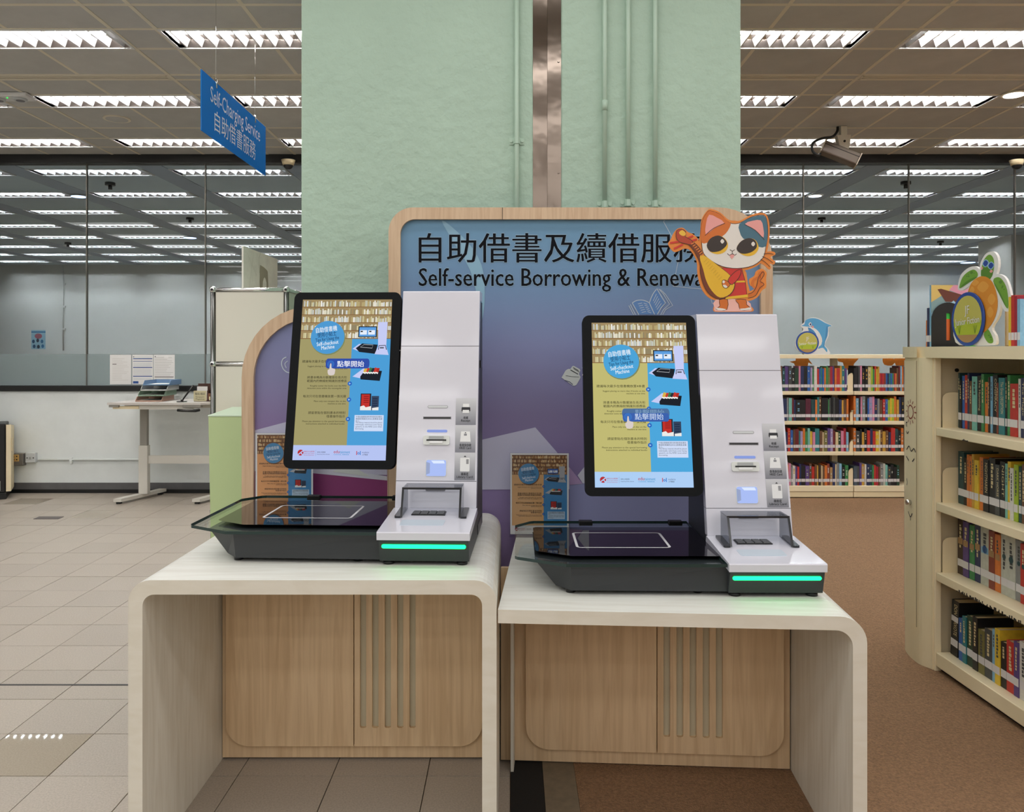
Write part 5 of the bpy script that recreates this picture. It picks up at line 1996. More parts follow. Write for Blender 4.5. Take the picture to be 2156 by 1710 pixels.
for za, zb in zip(zl, zl[1:]):
    q = B()
    q.box(RX0 + 0.013, RX1 - 0.013, RY0 - 0.002, RY0 + 0.003, za + 0.011, zb - 0.011, M_RPAN)
    q.obj('front_panel', rk)
    q = B()
    q.box(RX1 - 0.003, RX1 + 0.002, RY0 + 0.013, RY1 - 0.013, za + 0.011, zb - 0.011, M_RPAN)
    q.box(RX0 - 0.002, RX0 + 0.003, RY0 + 0.013, RY1 - 0.013, za + 0.011, zb - 0.011, M_RPAN)
    q.obj('side_panel', rk)
q = B()
q.box(RX0 + 0.01, RX1 - 0.01, RY0 + 0.01, RY1 - 0.01, RZ - 0.004, RZ + 0.002, M_RPAN)
q.obj('top_panel', rk)
gb = thing('green_bin', 'pale green tapered box with lighter lid beside the arched sign board', 'box', (-1.10, 3.42, 0))
q = B()
A = [q.bm.verts.new(p) for p in ((-0.172, 0.02, 0.0), (0.14, 0.02, 0.0), (0.14, 0.26, 0.0), (-0.172, 0.26, 0.0))]
C = [q.bm.verts.new(p) for p in ((-0.186, 0.0, 1.10), (0.15, 0.0, 1.10), (0.15, 0.30, 1.115), (-0.186, 0.30, 1.115))]
M_GB = mat('pale_green_board', (196, 216, 160), 0.6)
i_ = q.mi(M_GB)
for f in [list(reversed(A)), C] + [(A[k], A[(k + 1) % 4], C[(k + 1) % 4], C[k]) for k in range(4)]:
    q.bm.faces.new(f).material_index = i_
q.obj('bin_body', gb)
q = B()
q.prism([(-0.002, 1.1005), (0.30, 1.1165), (0.30, 1.120), (-0.002, 1.105)], XY_SIDE, -0.188, 0.152, mat('pale_mint', (214, 232, 208), 0.5))
q.obj('lid', gb)
sk = thing('display_board', 'white marbled display board with a grey arch standing on the chrome rack', 'display board', (-1.288, 3.86, RZ + 0.0115))
M_SKB = mat('marbled_board', (244, 240, 230), 0.6, noise=(5, 0.10, (1, 1, 2)))
q = B()
q.box(-0.004, 0.004, 0, 0.56, 0, 0.205, M_SKB)
q.obj('board', sk)
c = Canvas(0.0004)
c.poly(smooth([(0.25, 0.0), (0.25, 0.125), (0.27, 0.14), (0.37, 0.125), (0.385, 0.10), (0.395, 0.0), (0.365, 0.0), (0.36, 0.06), (0.33, 0.085), (0.30, 0.06), (0.29, 0.0)], 2), prt('#a8a08a'), 1)
c.poly([(0.262, 0.0), (0.262, 0.07), (0.268, 0.0)], prt('#5a5244'), 2)
c.line([(0.08, 0.0), (0.15, 0.19)], 0.0015, prt('#c9c0ac'), 1)
c.line([(0.05, 0.18), (0.20, 0.08)], 0.0012, prt('#c9c0ac'), 1)
c.line([(0.245, 0.10), (0.235, 0.17), (0.255, 0.20)], 0.002, prt('#a8a08a'), 1)
c.put('drawing', sk, Matrix(((0, 0, 1, 0.0043), (1, 0, 0, 0), (0, 1, 0, 0), (0, 0, 0, 1))))
# ------------------------------------------------------------------ books
BC = {'brown': '#6b4a34', 'dark brown': '#3f2e26', 'dark teal': '#23484c', 'purple': '#5a4382', 'black': '#1a1a1d', 'dark green': '#22422f', 'pink': '#d88aa8', 'navy': '#26305a',
      'blue': '#2f62b0', 'lilac': '#a89ac4', 'green': '#3f8a52', 'white': '#e2dfd8', 'red': '#c2352e', 'orange': '#dc7c36', 'olive': '#7a7440', 'crimson': '#a32338', 'gold': '#cfa040',
      'teal': '#2f7f86', 'cream': '#e0cfa0', 'lime': '#a6c038', 'yellow': '#e4c23a', 'dark red': '#6e2228', 'sky blue': '#86b8d8', 'grey': '#8a8c8c', 'maroon': '#5c2238', 'beige': '#c9b28c',
      'aqua': '#7cc0b4', 'pale grey': '#c2c4b8', 'dark grey': '#46494a', 'slate': '#4c5a66', 'red-brown': '#8a3e2e', 'tan': '#b08a5c', 'grey-green': '#66706a', 'pale green': '#b9cc9c'}
M_BAND = mat('spine_label_white', (226, 222, 224), 0.5)
M_PAGES = mat('book_pages', (214, 196, 158), 0.8, noise=(3, 0.06, (1, 90, 1)))


def bmat(cn):
    return mat('cover_' + cn.replace(' ', '_').replace('-', '_'), BC[cn], 0.42, noise=(28, 0.16))


def far_book(x, y, z, t, h, d, cn, label, group):
    """book facing -Y, spine at y; a small book far away: cover block and spine label"""
    q = B()
    q.box(0, t, 0.0, d, 0, h, bmat(cn), 0.0012)
    o = q.obj('book', None, (x, y, z))
    tag(o, label, 'book', group)
    q = B()
    q.box(0.001, t - 0.001, -0.0009, 0.0002, 0.034, 0.062, M_BAND)
    q.obj('spine_label', o)
    if t > 0.022 and random.random() < 0.55:
        q = B()
        lc = random.choice(['cream', 'gold', 'white', 'sky blue', 'pale grey'])
        for j in range(random.randint(3, 5)):
            zz_ = h * random.uniform(0.42, 0.85)
            q.box(t * 0.32, t * 0.68, -0.0008, 0.0002, zz_, zz_ + h * 0.05, bmat(lc))
        q.obj('spine_title', o)
    return o


# ------------------------------------------------------------------ far bookcase against the glass
FBY = 7.52
fb = thing('bookcase', 'low cream metal bookcase full of books against the glass wall', 'bookcase', (2.22, FBY, 0))
fx0 = 2.22
fpx = lambda px: (px - 1078) * FBY / F_PX - fx0
seam = fpx(1797.5)
FW = seam + 0.95
SHZ = [0.118, 0.436, 0.722, 1.000]
q = B()
q.box(0, FW, -0.012, 0.29, 1.305, 1.342, M_CREAM, 0.003)
q.obj('top_panel', fb)
for xx in (-0.025, FW + 0.001):
    q = B()
    q.box(xx, xx + 0.024, 0.0, 0.28, 0.0, 1.342, M_CREAM, 0.003)
    q.obj('end_panel', fb)
for i, z in enumerate(SHZ):
    for a_, e_ in ((0.0, seam - 0.003), (seam + 0.003, FW)):
        q = B()
        q.box(a_, e_, 0.0, 0.28, z - 0.034 if i else 0.065, z, M_CREAM, 0.003)
        q.obj('shelf', fb)
for a_, e_ in ((0.0, seam - 0.003), (seam + 0.003, FW)):
    q = B()
    q.box(a_, e_, 0.006, 0.05, 0.012, 0.062, M_CREAM2, 0.002)
    q.obj('plinth', fb)
for xx in (0.0, seam - 0.125, FW - 0.02):
    q = B()
    q.box(xx, xx + 0.055 if xx else 0.02, 0.20, 0.25, 0.0, 1.305, M_CREAM2)
    q.obj('upright', fb)
q = B()
q.box(0.02, FW - 0.02, 0.262, 0.268, 0.06, SHZ[3] - 0.03, mat('bookcase_back', (108, 96, 78), 0.7))
q.obj('back_panel', fb)
for i, xx in ((3, seam - 0.052), (2, seam - 0.03), (1, seam - 0.035), (0, seam - 0.045)):
    q = B()
    q.prism(rrect(xx, seam - 0.002, SHZ[i], SHZ[i] + (0.17, 0.10, 0.11, 0.165)[3 - i], (0, 0, 0.02, 0.045), 4), XY_FRONT, 0.012, 0.016, M_CREAM2)
    q.obj('shelf_end_bracket', fb)

ROWS = {3: (['brown:30', 'dark teal:40', 'purple:50', 'dark grey:45', 'black:48', 'dark green:55', 'pink:28', 'navy:45', 'black:50', 'blue:40', 'lilac:28', 'green:25', 'white:42', 'red:34', 'blue:22', 'teal:22', 'blue:24',
             'orange:25', 'green:30', 'olive:28', 'crimson:38', 'purple:28', 'orange:28', 'red:48', 'gold:28', 'teal:40', 'purple:32'],
            ['black:30', 'black:30', 'dark grey:28', 'pink:32', 'black:38', 'black:40', 'cream:46', 'lime:22', 'green:24', 'red:22', 'yellow:24', 'gold:22', 'red:22', 'crimson:22', 'red:22', 'red-brown:22', 'blue:22', 'navy:22', 'teal:22', 'blue:22',
             'green:22', 'crimson:22', 'orange:22', 'brown:26', 'dark red:26', 'sky blue:22', 'orange:22', 'navy:30', 'grey:30', 'red:30', 'teal:28']),
        2: (['navy:50', 'grey:26', 'aqua:40', 'dark red:26', 'navy:26', 'black:70', 'black:58', 'maroon:70', 'dark teal:55', 'orange:26', 'teal:25', 'brown:32', 'black:85', 'green:16', 'dark grey:26', 'black:24', 'dark grey:24', 'black:24',
             'black:28', 'navy:36', 'gold:26', 'brown:36', 'orange:26'],
            ['orange:32', 'sky blue:36', 'black:30', 'pink:22', 'grey:42', 'black:30', 'blue:24', 'lilac:45', 'pink:30', 'navy:42', 'grey:30', 'brown:40', 'red:36', 'blue:36', 'lime:30', 'yellow:28', 'lime:32', 'orange:32', 'gold:32', 'navy:34', 'black:40', 'red:36']),
        1: (['teal:28', 'navy:30', 'red:40', 'blue:42', 'brown:30', 'dark red:54', 'teal:24', 'lilac:36', 'orange:34', 'green:36', 'aqua:36', 'yellow:36', 'pink:40', 'teal:66', 'brown:40', 'beige:30', 'olive:48', 'purple:44', 'lilac:38', 'dark red:36',
             'cream:42', 'dark green:40', 'pink:42', 'crimson:36', 'sky blue:36'],
            ['orange:40', 'dark grey:64', 'black:30', 'gold:40', 'black:46', 'red:50', 'navy:42', 'red:46', 'yellow:50', 'cream:26', 'brown:40', 'gold:52', 'brown:42', 'navy:36', 'red:68', 'dark teal:56', 'black:44', 'orange:40']),
        0: (['orange:36', 'pink:36', 'grey:28', 'white:42', 'purple:26', 'red:30', 'navy:34', 'black:62', 'purple:60', 'brown:38', 'red:42', 'brown:36', 'gold:24', 'dark brown:36', 'beige:30', 'brown:26', 'orange:40', 'red-brown:40', 'tan:40', 'navy:42',
             'cream:24', 'grey:36', 'sky blue:40', 'black:52', 'green:52'],
            ['slate:56', 'dark grey:40', 'purple:36', 'gold:46', 'white:30', 'navy:52', 'dark teal:40', 'green:30', 'red:36', 'crimson:36', 'brown:30', 'grey:50', 'pale grey:36', 'aqua:36', 'dark grey:48', 'black:50', 'black:50', 'dark green:44'])}
PXW = {3: 6.58, 2: 6.58, 1: 7.7, 0: 7.7}
STARTPX = {3: 1644, 2: 1650, 1: 1652, 0: 1657}
shelfname = {3: 'top', 2: 'second', 1: 'third', 0: 'bottom'}
for i in (3, 2, 1, 0):
    z = SHZ[i]
    # a few books continue to the left behind the kiosk, up to the edge of what can be seen
    for part, names in enumerate(ROWS[i]):
        tot = [int(s.split(':')[1]) for s in names]
        if part == 0:
            xa, xb = fpx(STARTPX[i]), seam - (0.055 if i == 3 else 0.04)
        else:
            xa = seam + 0.008
            xb = xa + sum(tot) / PXW[i] * FBY / F_PX * 1.0
        if part == 0:
            sc = (xb - xa) / sum(tot)
        x = xa
        cols = [s.split(':')[0] for s in names]
        for j, (cn, tw) in enumerate(zip(cols, tot)):
            t = tw * (sc if part == 0 else 1 / PXW[i] * FBY / F_PX)
            if x + t > FW - 0.02:
                break
            h = {3: 0.225, 2: 0.215, 1: 0.20, 0: 0.19}[i] + random.uniform(-0.022, 0.018)
            if i == 3 and part == 1 and 12 <= j <= 22:
                h = 0.165
            size = 'slim' if tw < 27 else ('thick' if tw > 45 else 'mid-sized')
            nb = ('after %s one' % cols[j - 1]) if j else 'at row start'
            far_book(fx0 + x + 0.0004, FBY + 0.016 + random.uniform(0, 0.01), z + 0.0006, t - 0.0008, min(h, 0.235), 0.155 + random.uniform(-0.02, 0.015), cn,
                     '%s book %s, %s in %s bay, %s shelf of far bookcase' % (cn, nb, nthn(j), ('left', 'right')[part], shelfname[i]), 'books on the far bookcase')
            x += t

# dolphin sign on top of the far bookcase
dpx, dpy, dY = 1716, 739.5, 7.62
dol = thing('dolphin_standee', 'blue dolphin cut-out with round Junior Fiction badge on the far bookcase', 'standee', tuple(at(dpx, 0, dY).xy) + (1.347,))
kd = dY / F_PX
Zd = lambda pts: [((1640 + x / 6.58 - dpx) * kd, (dpy - 640 - y / 6.58) * kd) for x, y in pts]
dol_o = smooth([(300, 265), (350, 220), (400, 170), (480, 145), (580, 175), (650, 220), (740, 262), (690, 290), (690, 400), (650, 490), (640, 540), (690, 600), (690, 660), (400, 660), (250, 600), (230, 480), (300, 380), (340, 310)], 3)
cut_out(dol, [Zd(dol_o)], 0.008, M_PAPER)
a = Art(Zd)
D_BL, D_DB = prt('#5aa6d6'), prt('#4a8fc4')
a.shape([(310, 265), (350, 245), (370, 190), (440, 160), (540, 170), (640, 225), (730, 265), (680, 285), (672, 400), (640, 480), (630, 540), (668, 590), (662, 630), (610, 570), (540, 580), (600, 480), (560, 360), (480, 290), (380, 275)], D_BL, 1)
a.shape([(660, 270), (680, 290), (672, 400), (640, 480), (630, 540), (610, 560), (640, 430), (650, 330)], D_DB, 2, 2)
a.shape([(400, 285), (480, 330), (520, 400), (440, 380)], D_DB, 2, 2)
a.shape([(540, 350), (590, 420), (590, 520), (550, 540), (530, 420)], C_WH, 2, 2)
a.shape([(435, 215), (455, 245), (435, 275), (410, 245)], C_WH, 3, 3)
a.shape([(438, 228), (448, 245), (438, 262), (424, 245)], prt('#3a4f86'), 4, 3)
a.shape([(465, 262), (485, 280), (465, 295), (450, 280)], C_PK, 3, 3)
a.put('printed_picture', dol, Matrix.Translation((0, -0.0003, 0)) @ FRONT)


def badge(root, rr, xc, zc, yb, ang=0):
    q = B()
    q.cyl((xc, yb, zc), (xc, yb - 0.006, zc), rr, mat('badge_blue', (44, 78, 160), 0.4), 36)
    b_ = q.obj('badge', root)
    c = Canvas(0.0003)
    r1 = rr * 0.87
    c.disc(0, 0, r1, prt('#c8c060'), 1)
    c.poly([(r1 * math.cos(R(t)), r1 * math.sin(R(t))) for t in range(195, 346, 10)] + [(r1 * 0.97, -r1 * 0.08), (r1 * 0.4, -r1 * 0.16), (-r1 * 0.3, -r1 * 0.10), (-r1 * 0.97, -r1 * 0.12)], prt('#b4c432'), 2)
    c.poly([(r1 * math.cos(R(t)), r1 * math.sin(R(t))) for t in range(222, 319, 8)], prt('#b08a58'), 3)
    for s_ in (-1, 1):
        for dd in (-0.06, 0.0, 0.07):
            c.line([(s_ * r1 * 0.55, -r1 * 0.62), (s_ * r1 * (0.55 + dd), -r1 * 0.42), (s_ * r1 * (0.55 + dd * 2), -r1 * 0.28)], r1 * 0.03, prt('#7f9a34'), 4)
    ol = prt('#6c7034')
    wt = prt('#f2f0e6')
    for lay, m, bo in ((4, ol, 0.07), (5, wt, 0.025)):
        c.text('JF', 0, r1 * 0.22, r1 * 0.52, m, lay, 'C', r1 * 0.34, 0.04, bo)
        c.text('Junior Fiction', 0, -r1 * 0.22, r1 * 0.42, m, lay, 'C', r1 * 1.72, 0.06, bo)
    c.put('badge_print', b_, Matrix.Translation((xc, yb - 0.0062, zc)) @ FRONT)
    return b_


badge(dol, 24 * kd, (1699.5 - dpx) * kd, (dpy - 715.5) * kd, -0.002)
q = B()
q.box(-0.10, 0.10, 0.008, 0.07, 0, 0.003, M_ACRYL)
q.obj('standee_foot', dol)

# orange animal stickers on the glass seen over the far books
for i, (x0_, x1_, lab) in enumerate(((1662, 1712, 'left orange animal sticker on the glass above the far books'), (1760, 1809, 'middle orange animal sticker on the glass behind the bookcase upright'), (1858, 1906, 'right orange animal stickers on the glass above the far books'))):
    r = thing('glass_sticker', lab, 'sticker', (at((x0_ + x1_) / 2, 768, GY + 0.024).x, GY + 0.024, at(0, 768, GY).z), 0, 'orange stickers on the glass')
    q = B()
    wv = (x1_ - x0_) * kg
    pts = [[(-0.5, 0.03), (-0.3, 0.01), (-0.22, -0.02), (0.25, -0.02), (0.3, 0.02), (0.48, 0.0), (0.32, 0.05), (0.24, 0.09), (-0.2, 0.09), (-0.24, 0.04)],
           [(-0.48, 0.08), (-0.4, 0.03), (-0.2, 0.02), (-0.1, -0.05), (0.2, -0.04), (0.28, 0.01), (0.45, 0.05), (0.5, 0.09), (0.2, 0.09), (-0.3, 0.09)],
           [(-0.5, 0.05), (-0.42, 0.0), (-0.1, -0.01), (0.05, 0.02), (0.1, -0.01), (0.5, -0.01), (0.5, 0.09), (0.15, 0.09), (0.0, 0.05), (-0.1, 0.09), (-0.4, 0.09)]][i]
    q.prism(smooth([(u * wv, v) for u, v in pts], 2), XY_FRONT, -0.0008, 0.0, mat('sticker_orange', (226, 136, 44), 0.5, noise=(30, 0.12)))
    q.obj('sticker', r)

# ------------------------------------------------------------------ near bookcase on the right
NR = thing('bookcase', 'tall cream metal bookcase with curved drawn-on end panel at the right edge', 'bookcase', (1.815, 3.49, 0), R(-88))
# local x runs along the case towards the camera, local y into the case
NL = 1.25
NSH = [0.085, 0.428, 0.728, 1.050]
q = B()
capo = smooth([(NL, -0.012), (0.0, -0.016), (-0.055, -0.036), (-0.15, -0.028), (-0.25, 0.004), (-0.31, 0.08), (-0.325, 0.20)], 4, False) + [(-0.325, 0.42), (NL, 0.42)]
q.prism(capo, XY_TOP, 1.348, 1.396, M_CREAM)
q.obj('top_panel', NR)
q = B()
endo = smooth([(0.012, -0.004), (0.0, -0.006), (-0.055, -0.027), (-0.15, -0.020), (-0.245, 0.012), (-0.30, 0.085), (-0.315, 0.20)], 4, False) + [(-0.315, 0.42), (0.012, 0.42)]
q.prism(endo, XY_TOP, 0.0, 1.348, M_CREAM)
endp = q.obj('end_panel', NR)
# access panel on the curved end, with a knob and line drawings
arc = smooth([(0.0, -0.006), (-0.055, -0.027), (-0.15, -0.020), (-0.245, 0.012), (-0.30, 0.085)], 6, False)


def arc_pt(s_):
    """point and outward normal at arc length s_ from the front corner"""
    acc = 0
    for (xa_, ya_), (xb_, yb_) in zip(arc, arc[1:]):
        L_ = math.hypot(xb_ - xa_, yb_ - ya_)
        if acc + L_ >= s_:
            t = (s_ - acc) / L_
            dx_, dy_ = (xb_ - xa_) / L_, (yb_ - ya_) / L_
            return (xa_ + (xb_ - xa_) * t, ya_ + (yb_ - ya_) * t, dy_, -dx_)
        acc += L_
    return (arc[-1][0], arc[-1][1], -1, 0)


def wrap(s_, z_, off):
    x_, y_, nx_, ny_ = arc_pt(s_)
    if ny_ > 0:
        nx_, ny_ = -nx_, -ny_
    return (x_ + nx_ * off, y_ + ny_ * off, z_)


q = B()
ss = [0.075 + 0.02 * i for i in range(9)]
for s0_, s1_ in zip(ss, ss[1:]):
    q.face([wrap(s0_, 0.16, 0.003), wrap(s1_, 0.16, 0.003), wrap(s1_, 1.335, 0.003), wrap(s0_, 1.335, 0.003)], M_CREAM)
for zz_ in (0.16, 1.335):
    for s0_, s1_ in zip(ss, ss[1:]):
        q.face([wrap(s0_, zz_, -0.001), wrap(s1_, zz_, -0.001), wrap(s1_, zz_, 0.003), wrap(s0_, zz_, 0.003)], M_CREAM2)
for s_ in (ss[0], ss[-1]):
    q.face([wrap(s_, 0.16, -0.001), wrap(s_, 1.335, -0.001), wrap(s_, 1.335, 0.003), wrap(s_, 0.16, 0.003)], M_CREAM2)
    q.face([wrap(s_ - 0.0015, 0.16, 0.0012), wrap(s_ - 0.0015, 1.335, 0.0012), wrap(s_ + 0.0015, 1.335, 0.0032), wrap(s_ + 0.0015, 0.16, 0.0032)], mat('seam_shade', (120, 108, 86), 0.6))
acc_p = q.obj('access_panel', NR, fix=False)
q = B()
k0, k1 = wrap(0.13, 0.70, 0.002), wrap(0.13, 0.70, 0.022)
q.cyl(k0, k1, 0.011, M_CHROME, 14)
q.obj('lock_knob', acc_p)
M_DRAWR, M_DRAWB = mat('drawing_red_brown', (150, 62, 44), 0.6), mat('drawing_black', (40, 34, 30), 0.6)
q = B()


def wline(pts, wd, m, closed=False):
    n_ = len(pts)
    for i in range(n_ if closed else n_ - 1):
        a_, b_ = pts[i], pts[(i + 1) % n_]
        dx_, dz_ = b_[0] - a_[0], b_[1] - a_[1]
        L_ = math.hypot(dx_, dz_) or 1
        ox_, oz_ = -dz_ / L_ * wd / 2, dx_ / L_ * wd / 2
        q.face([wrap(a_[0] - 0.022 + ox_, a_[1] + oz_, 0.0042), wrap(b_[0] - 0.022 + ox_, b_[1] + oz_, 0.0042), wrap(b_[0] - 0.022 - ox_, b_[1] - oz_, 0.0042), wrap(a_[0] - 0.022 - ox_, a_[1] - oz_, 0.0042)], m)


wline([(0.15 + 0.030 * math.cos(t / 14 * 6.283), 1.105 + 0.030 * math.sin(t / 14 * 6.283)) for t in range(14)], 0.006, M_DRAWR, True)
for t in range(12):
    th = t / 12 * 6.283
    wline([(0.15 + 0.040 * math.cos(th), 1.105 + 0.040 * math.sin(th)), (0.15 + 0.056 * math.cos(th), 1.105 + 0.056 * math.sin(th))], 0.005, M_DRAWR)
for pts in ([(0.19, 1.055), (0.21, 1.05), (0.20, 1.035)], [(0.17, 1.015), (0.19, 1.005), (0.205, 1.015)], [(0.10, 0.93), (0.115, 0.945), (0.14, 0.93), (0.165, 0.95), (0.20, 0.93)], [(0.11, 0.90), (0.13, 0.885)], [(0.17, 0.885), (0.205, 0.90)],
            [(0.20, 0.80), (0.19, 0.785), (0.195, 0.77)], [(0.13, 0.655), (0.15, 0.635), (0.175, 0.655)], [(0.15, 0.635), (0.148, 0.62)]):
    wline(smooth(pts, 4, False), 0.0055, M_DRAWB)
q.obj('line_drawing', acc_p, fix=False)
q = B()
q.box(-0.005, 0.022, 0.0, 0.03, 0.0, 1.348, M_CREAM, 0.004)
q.box(0.0, 0.012, 0.03, 0.40, 0.0, 1.348, M_CREAM)
q.obj('upright', NR)
q = B()
q.box(NL, NL + 0.025, 0.0, 0.42, 0.0, 1.348, M_CREAM, 0.003)
q.obj('end_panel', NR)
q = B()
q.box(0.012, NL, 0.38, 0.40, 0.0, 1.348, M_CREAM2)
q.box(0.33, 0.37, 0.34, 0.38, 0.0, 1.348, M_CREAM2)
q.obj('back_panel', NR)
for i, z in enumerate(NSH):
    q = B()
    q.box(0.024, NL, 0.004, 0.37, z - 0.036 if i else 0.025, z, M_CREAM, 0.003)
    q.obj('shelf', NR)
    if i:
        q = B()
        q.prism(rrect(0.03, 0.30, z, z + 0.15, (0, 0, 0.03, 0.03), 3), lambda u, v, w_: (w_, u, v), 0.028, 0.032, M_CREAM2)
        q.obj('shelf_end_bracket', NR)
q = B()
q.box(0.024, NL, 0.03, 0.06, 0.0, 0.024, M_DARKGAP)
q.obj('plinth', NR)
q = B()
for i in range(34):
    x_ = 0.18 + 0.4 * i / 34 + random.uniform(-0.004, 0.004)
    q.box(x_, x_ + random.uniform(0.004, 0.010), 0.0032, 0.0045, 0.392, 0.392 + random.uniform(0.003, 0.013), M_DRAWB)
for i in range(5):
    q.box(0.215 + 0.008 * i, 0.221 + 0.008 * i, 0.0032, 0.0045, 1.0145, 1.0145 + random.uniform(0.003, 0.008), M_DRAWB)
q.obj('chipped_paint', NR)
for zz_ in (1.295,):
    q = B()
    q.cyl((0.02, 0.10, zz_), (0.0135, 0.10, zz_), 0.008, M_BLACK, 10)
    q.obj('bolt_hole', NR)

NMAT = Matrix.Translation((1.815, 3.49, 0)) @ Matrix.Rotation(R(-88), 4, 'Z')
NBOOKS = {3: 'dark teal:16,black:24,blue:25,red:30,navy:20,brown:26,aqua:50,black:42,green:26,orange:36,dark brown:16,sky blue:22,black:46,red-brown:16,teal:60,black:20,green:30,red:76,white:25,navy:40,yellow:36,dark grey:60,blue:60,brown:60',
          2: 'dark teal:56,black:34,orange:24,orange:24,gold:24,yellow:42,orange:36,black:54,black:60,dark grey:44,black:50,aqua:25,yellow:32,white:34,lime:40,dark teal:30,brown:32,grey:36,slate:34,dark red:30,slate:34,black:50,navy:60,olive:60',
          1: 'dark brown:45,purple:45,green:42,navy:45,pale grey:68,red-brown:48,orange:44,pale grey:50,pale grey:65,grey:46,red:46,grey-green:60,dark teal:60,brown:50,navy:60,black:60',
          0: 'black:62,blue:32,teal:30,dark green:50,black:40,olive:50,dark grey:60,sky blue:24,yellow:40,black:46,red:60,purple:40,white:58,pale green:40,black:52,grey:54,dark red:40,blue:40,black:60,brown:60,navy:60'}
NSTART = {3: (2015, 1.30), 2: (2011, 1.30), 1: (2001, 1.55), 0: (1984, 1.45)}
TITLES = {(3, 7): 'The Humming', (3, 12): 'CONSPIRACY', (3, 14): 'The Great DECEPTION', (2, 6): 'RAVENS GATE', (2, 7): 'NIGHTMAREN', (2, 9): 'DARK HORSE', (2, 10): 'NIGHT', (3, 19): 'The Magic', (0, 0): 'DON QUIXOTE'}
for i in (3, 2, 1, 0):
    z = NSH[i]
    names = NBOOKS[i].split(',')
    u = {3: 0.045, 2: 0.045, 1: 0.042, 0: 0.040}[i]
    px_total = {3: 4.886, 2: 4.886, 1: 4.07, 0: 4.07}[i]
    px = NSTART[i][0]
    cols = [s.split(':')[0] for s in names]
    for j, s in enumerate(names):
        cn, tw = s.split(':')
        # thickness along the shelf from its width in the picture at this distance
        X_ = 1.895 if i else 1.85
        ya_ = X_ * F_PX / (px - 1078)
        px += int(tw) / px_total
        yb_ = X_ * F_PX / (px - 1078)
        t = max(0.010, ya_ - yb_)
        if (i, j) == (0, 0):
            t = 0.052
        if u + t > 1.0:
            break
        h = {3: 0.222, 2: 0.212, 1: 0.235, 0: 0.205}[i]
        h += {3: (0.012, -0.02, 0, 0.004), 2: (0.01, -0.012, 0.004, 0.0), 1: (0.0, -0.004, -0.010, 0.004), 0: (0.01, -0.03, -0.012, 0.0)}[i][j % 4]
        if (i, j) == (0, 0):
            h = 0.235
        setb = 0.085 if i else 0.05
        r = bpy.data.objects.new('book', None)
        COL.objects.link(r)
        tilt = Matrix.Rotation(R(3.0 if (i, j) == (0, 0) else 0.0), 4, 'Y')
        r.matrix_world = NMAT @ Matrix.Translation((u + (0.004 if (i, j) == (0, 0) else 0), setb + random.uniform(0, 0.006), z + 0.0006 + (0.0028 if (i, j) == (0, 0) else 0))) @ tilt
        size = 'slim' if t < 0.014 else ('thick' if t > 0.03 else 'mid-sized')
        lab = '%s %s book, %s from end panel, %s shelf of near bookcase' % (size, cn, nthn(j), shelfname[i])
        if (i, j) in TITLES:
            lab = 'lettered %s %s book, %s from end panel, %s shelf of near bookcase' % (size, cn, nthn(j), shelfname[i])
        tag(r, lab, 'book', 'books on the near bookcase')
        d = 0.15
        q = B()
        t -= 0.0006
        q.box(0, t - 0.0008, 0, 0.003, 0, h, bmat(cn))
        q.box(0, 0.0014, 0.003, d, 0, h, bmat(cn))
        q.box(t - 0.0022, t - 0.0008, 0.003, d, 0, h, bmat(cn))
        q.obj('cover', r)
        q = B()
        q.box(0.0014, t - 0.0022, 0.003, d - 0.005, 0.003, h - 0.003, M_PAGES)
        q.obj('pages', r)
        q = B()
        lz = 0.035 if i else 0.04
        q.box(0.0006, t - 0.0014, -0.0008, 0.0, lz, lz + 0.030, M_BAND)
        q.obj('spine_label', r)
        c = Canvas(0.0003)
        inkc = 'cream' if cn in ('black', 'navy', 'dark teal', 'dark grey', 'purple', 'dark red', 'dark brown', 'teal', 'blue', 'green', 'red', 'slate', 'dark green', 'brown', 'red-brown', 'grey-green') else 'dark grey'
        m_ = bmat(inkc)
        if (i, j) in TITLES:
            c.text(TITLES[(i, j)], t * 0.36, h * 0.93, t * 0.62, m_, 1, 'L', h * 0.56, -math.pi / 2, 0.01)
        else:
            nb_ = random.randint(4, 8)
            zt_ = h * 0.90
            for q_ in range(nb_):
                dz_ = h * random.uniform(0.03, 0.07)
                c.rect(t * 0.32, zt_ - dz_, t * random.uniform(0.55, 0.7), zt_, m_, 1)
                zt_ -= dz_ + h * 0.015
            if i == 1 and j in (4, 7, 8, 9, 10, 11):
                c.disc(t * 0.5, h * 0.62, t * 0.28, bmat('dark teal' if j != 4 else 'blue'), 2, seg=14)
            if i == 1 and j < 7:
                c.rect(t * 0.08, h * 0.55, t * 0.9, h * 0.66, bmat('tan' if j != 4 else 'sky blue'), 2)
        if (i, j) == (0, 0):
            c.rect(t * 0.02, h * 0.62, t * 0.96, h * 0.72, M_BAND, 2)
        c.put('spine_print', r, Matrix.Translation((0, -0.0003, 0)) @ FRONT)
        u += t + 0.0006
        if (i, j) == (0, 0):
            u += 0.016

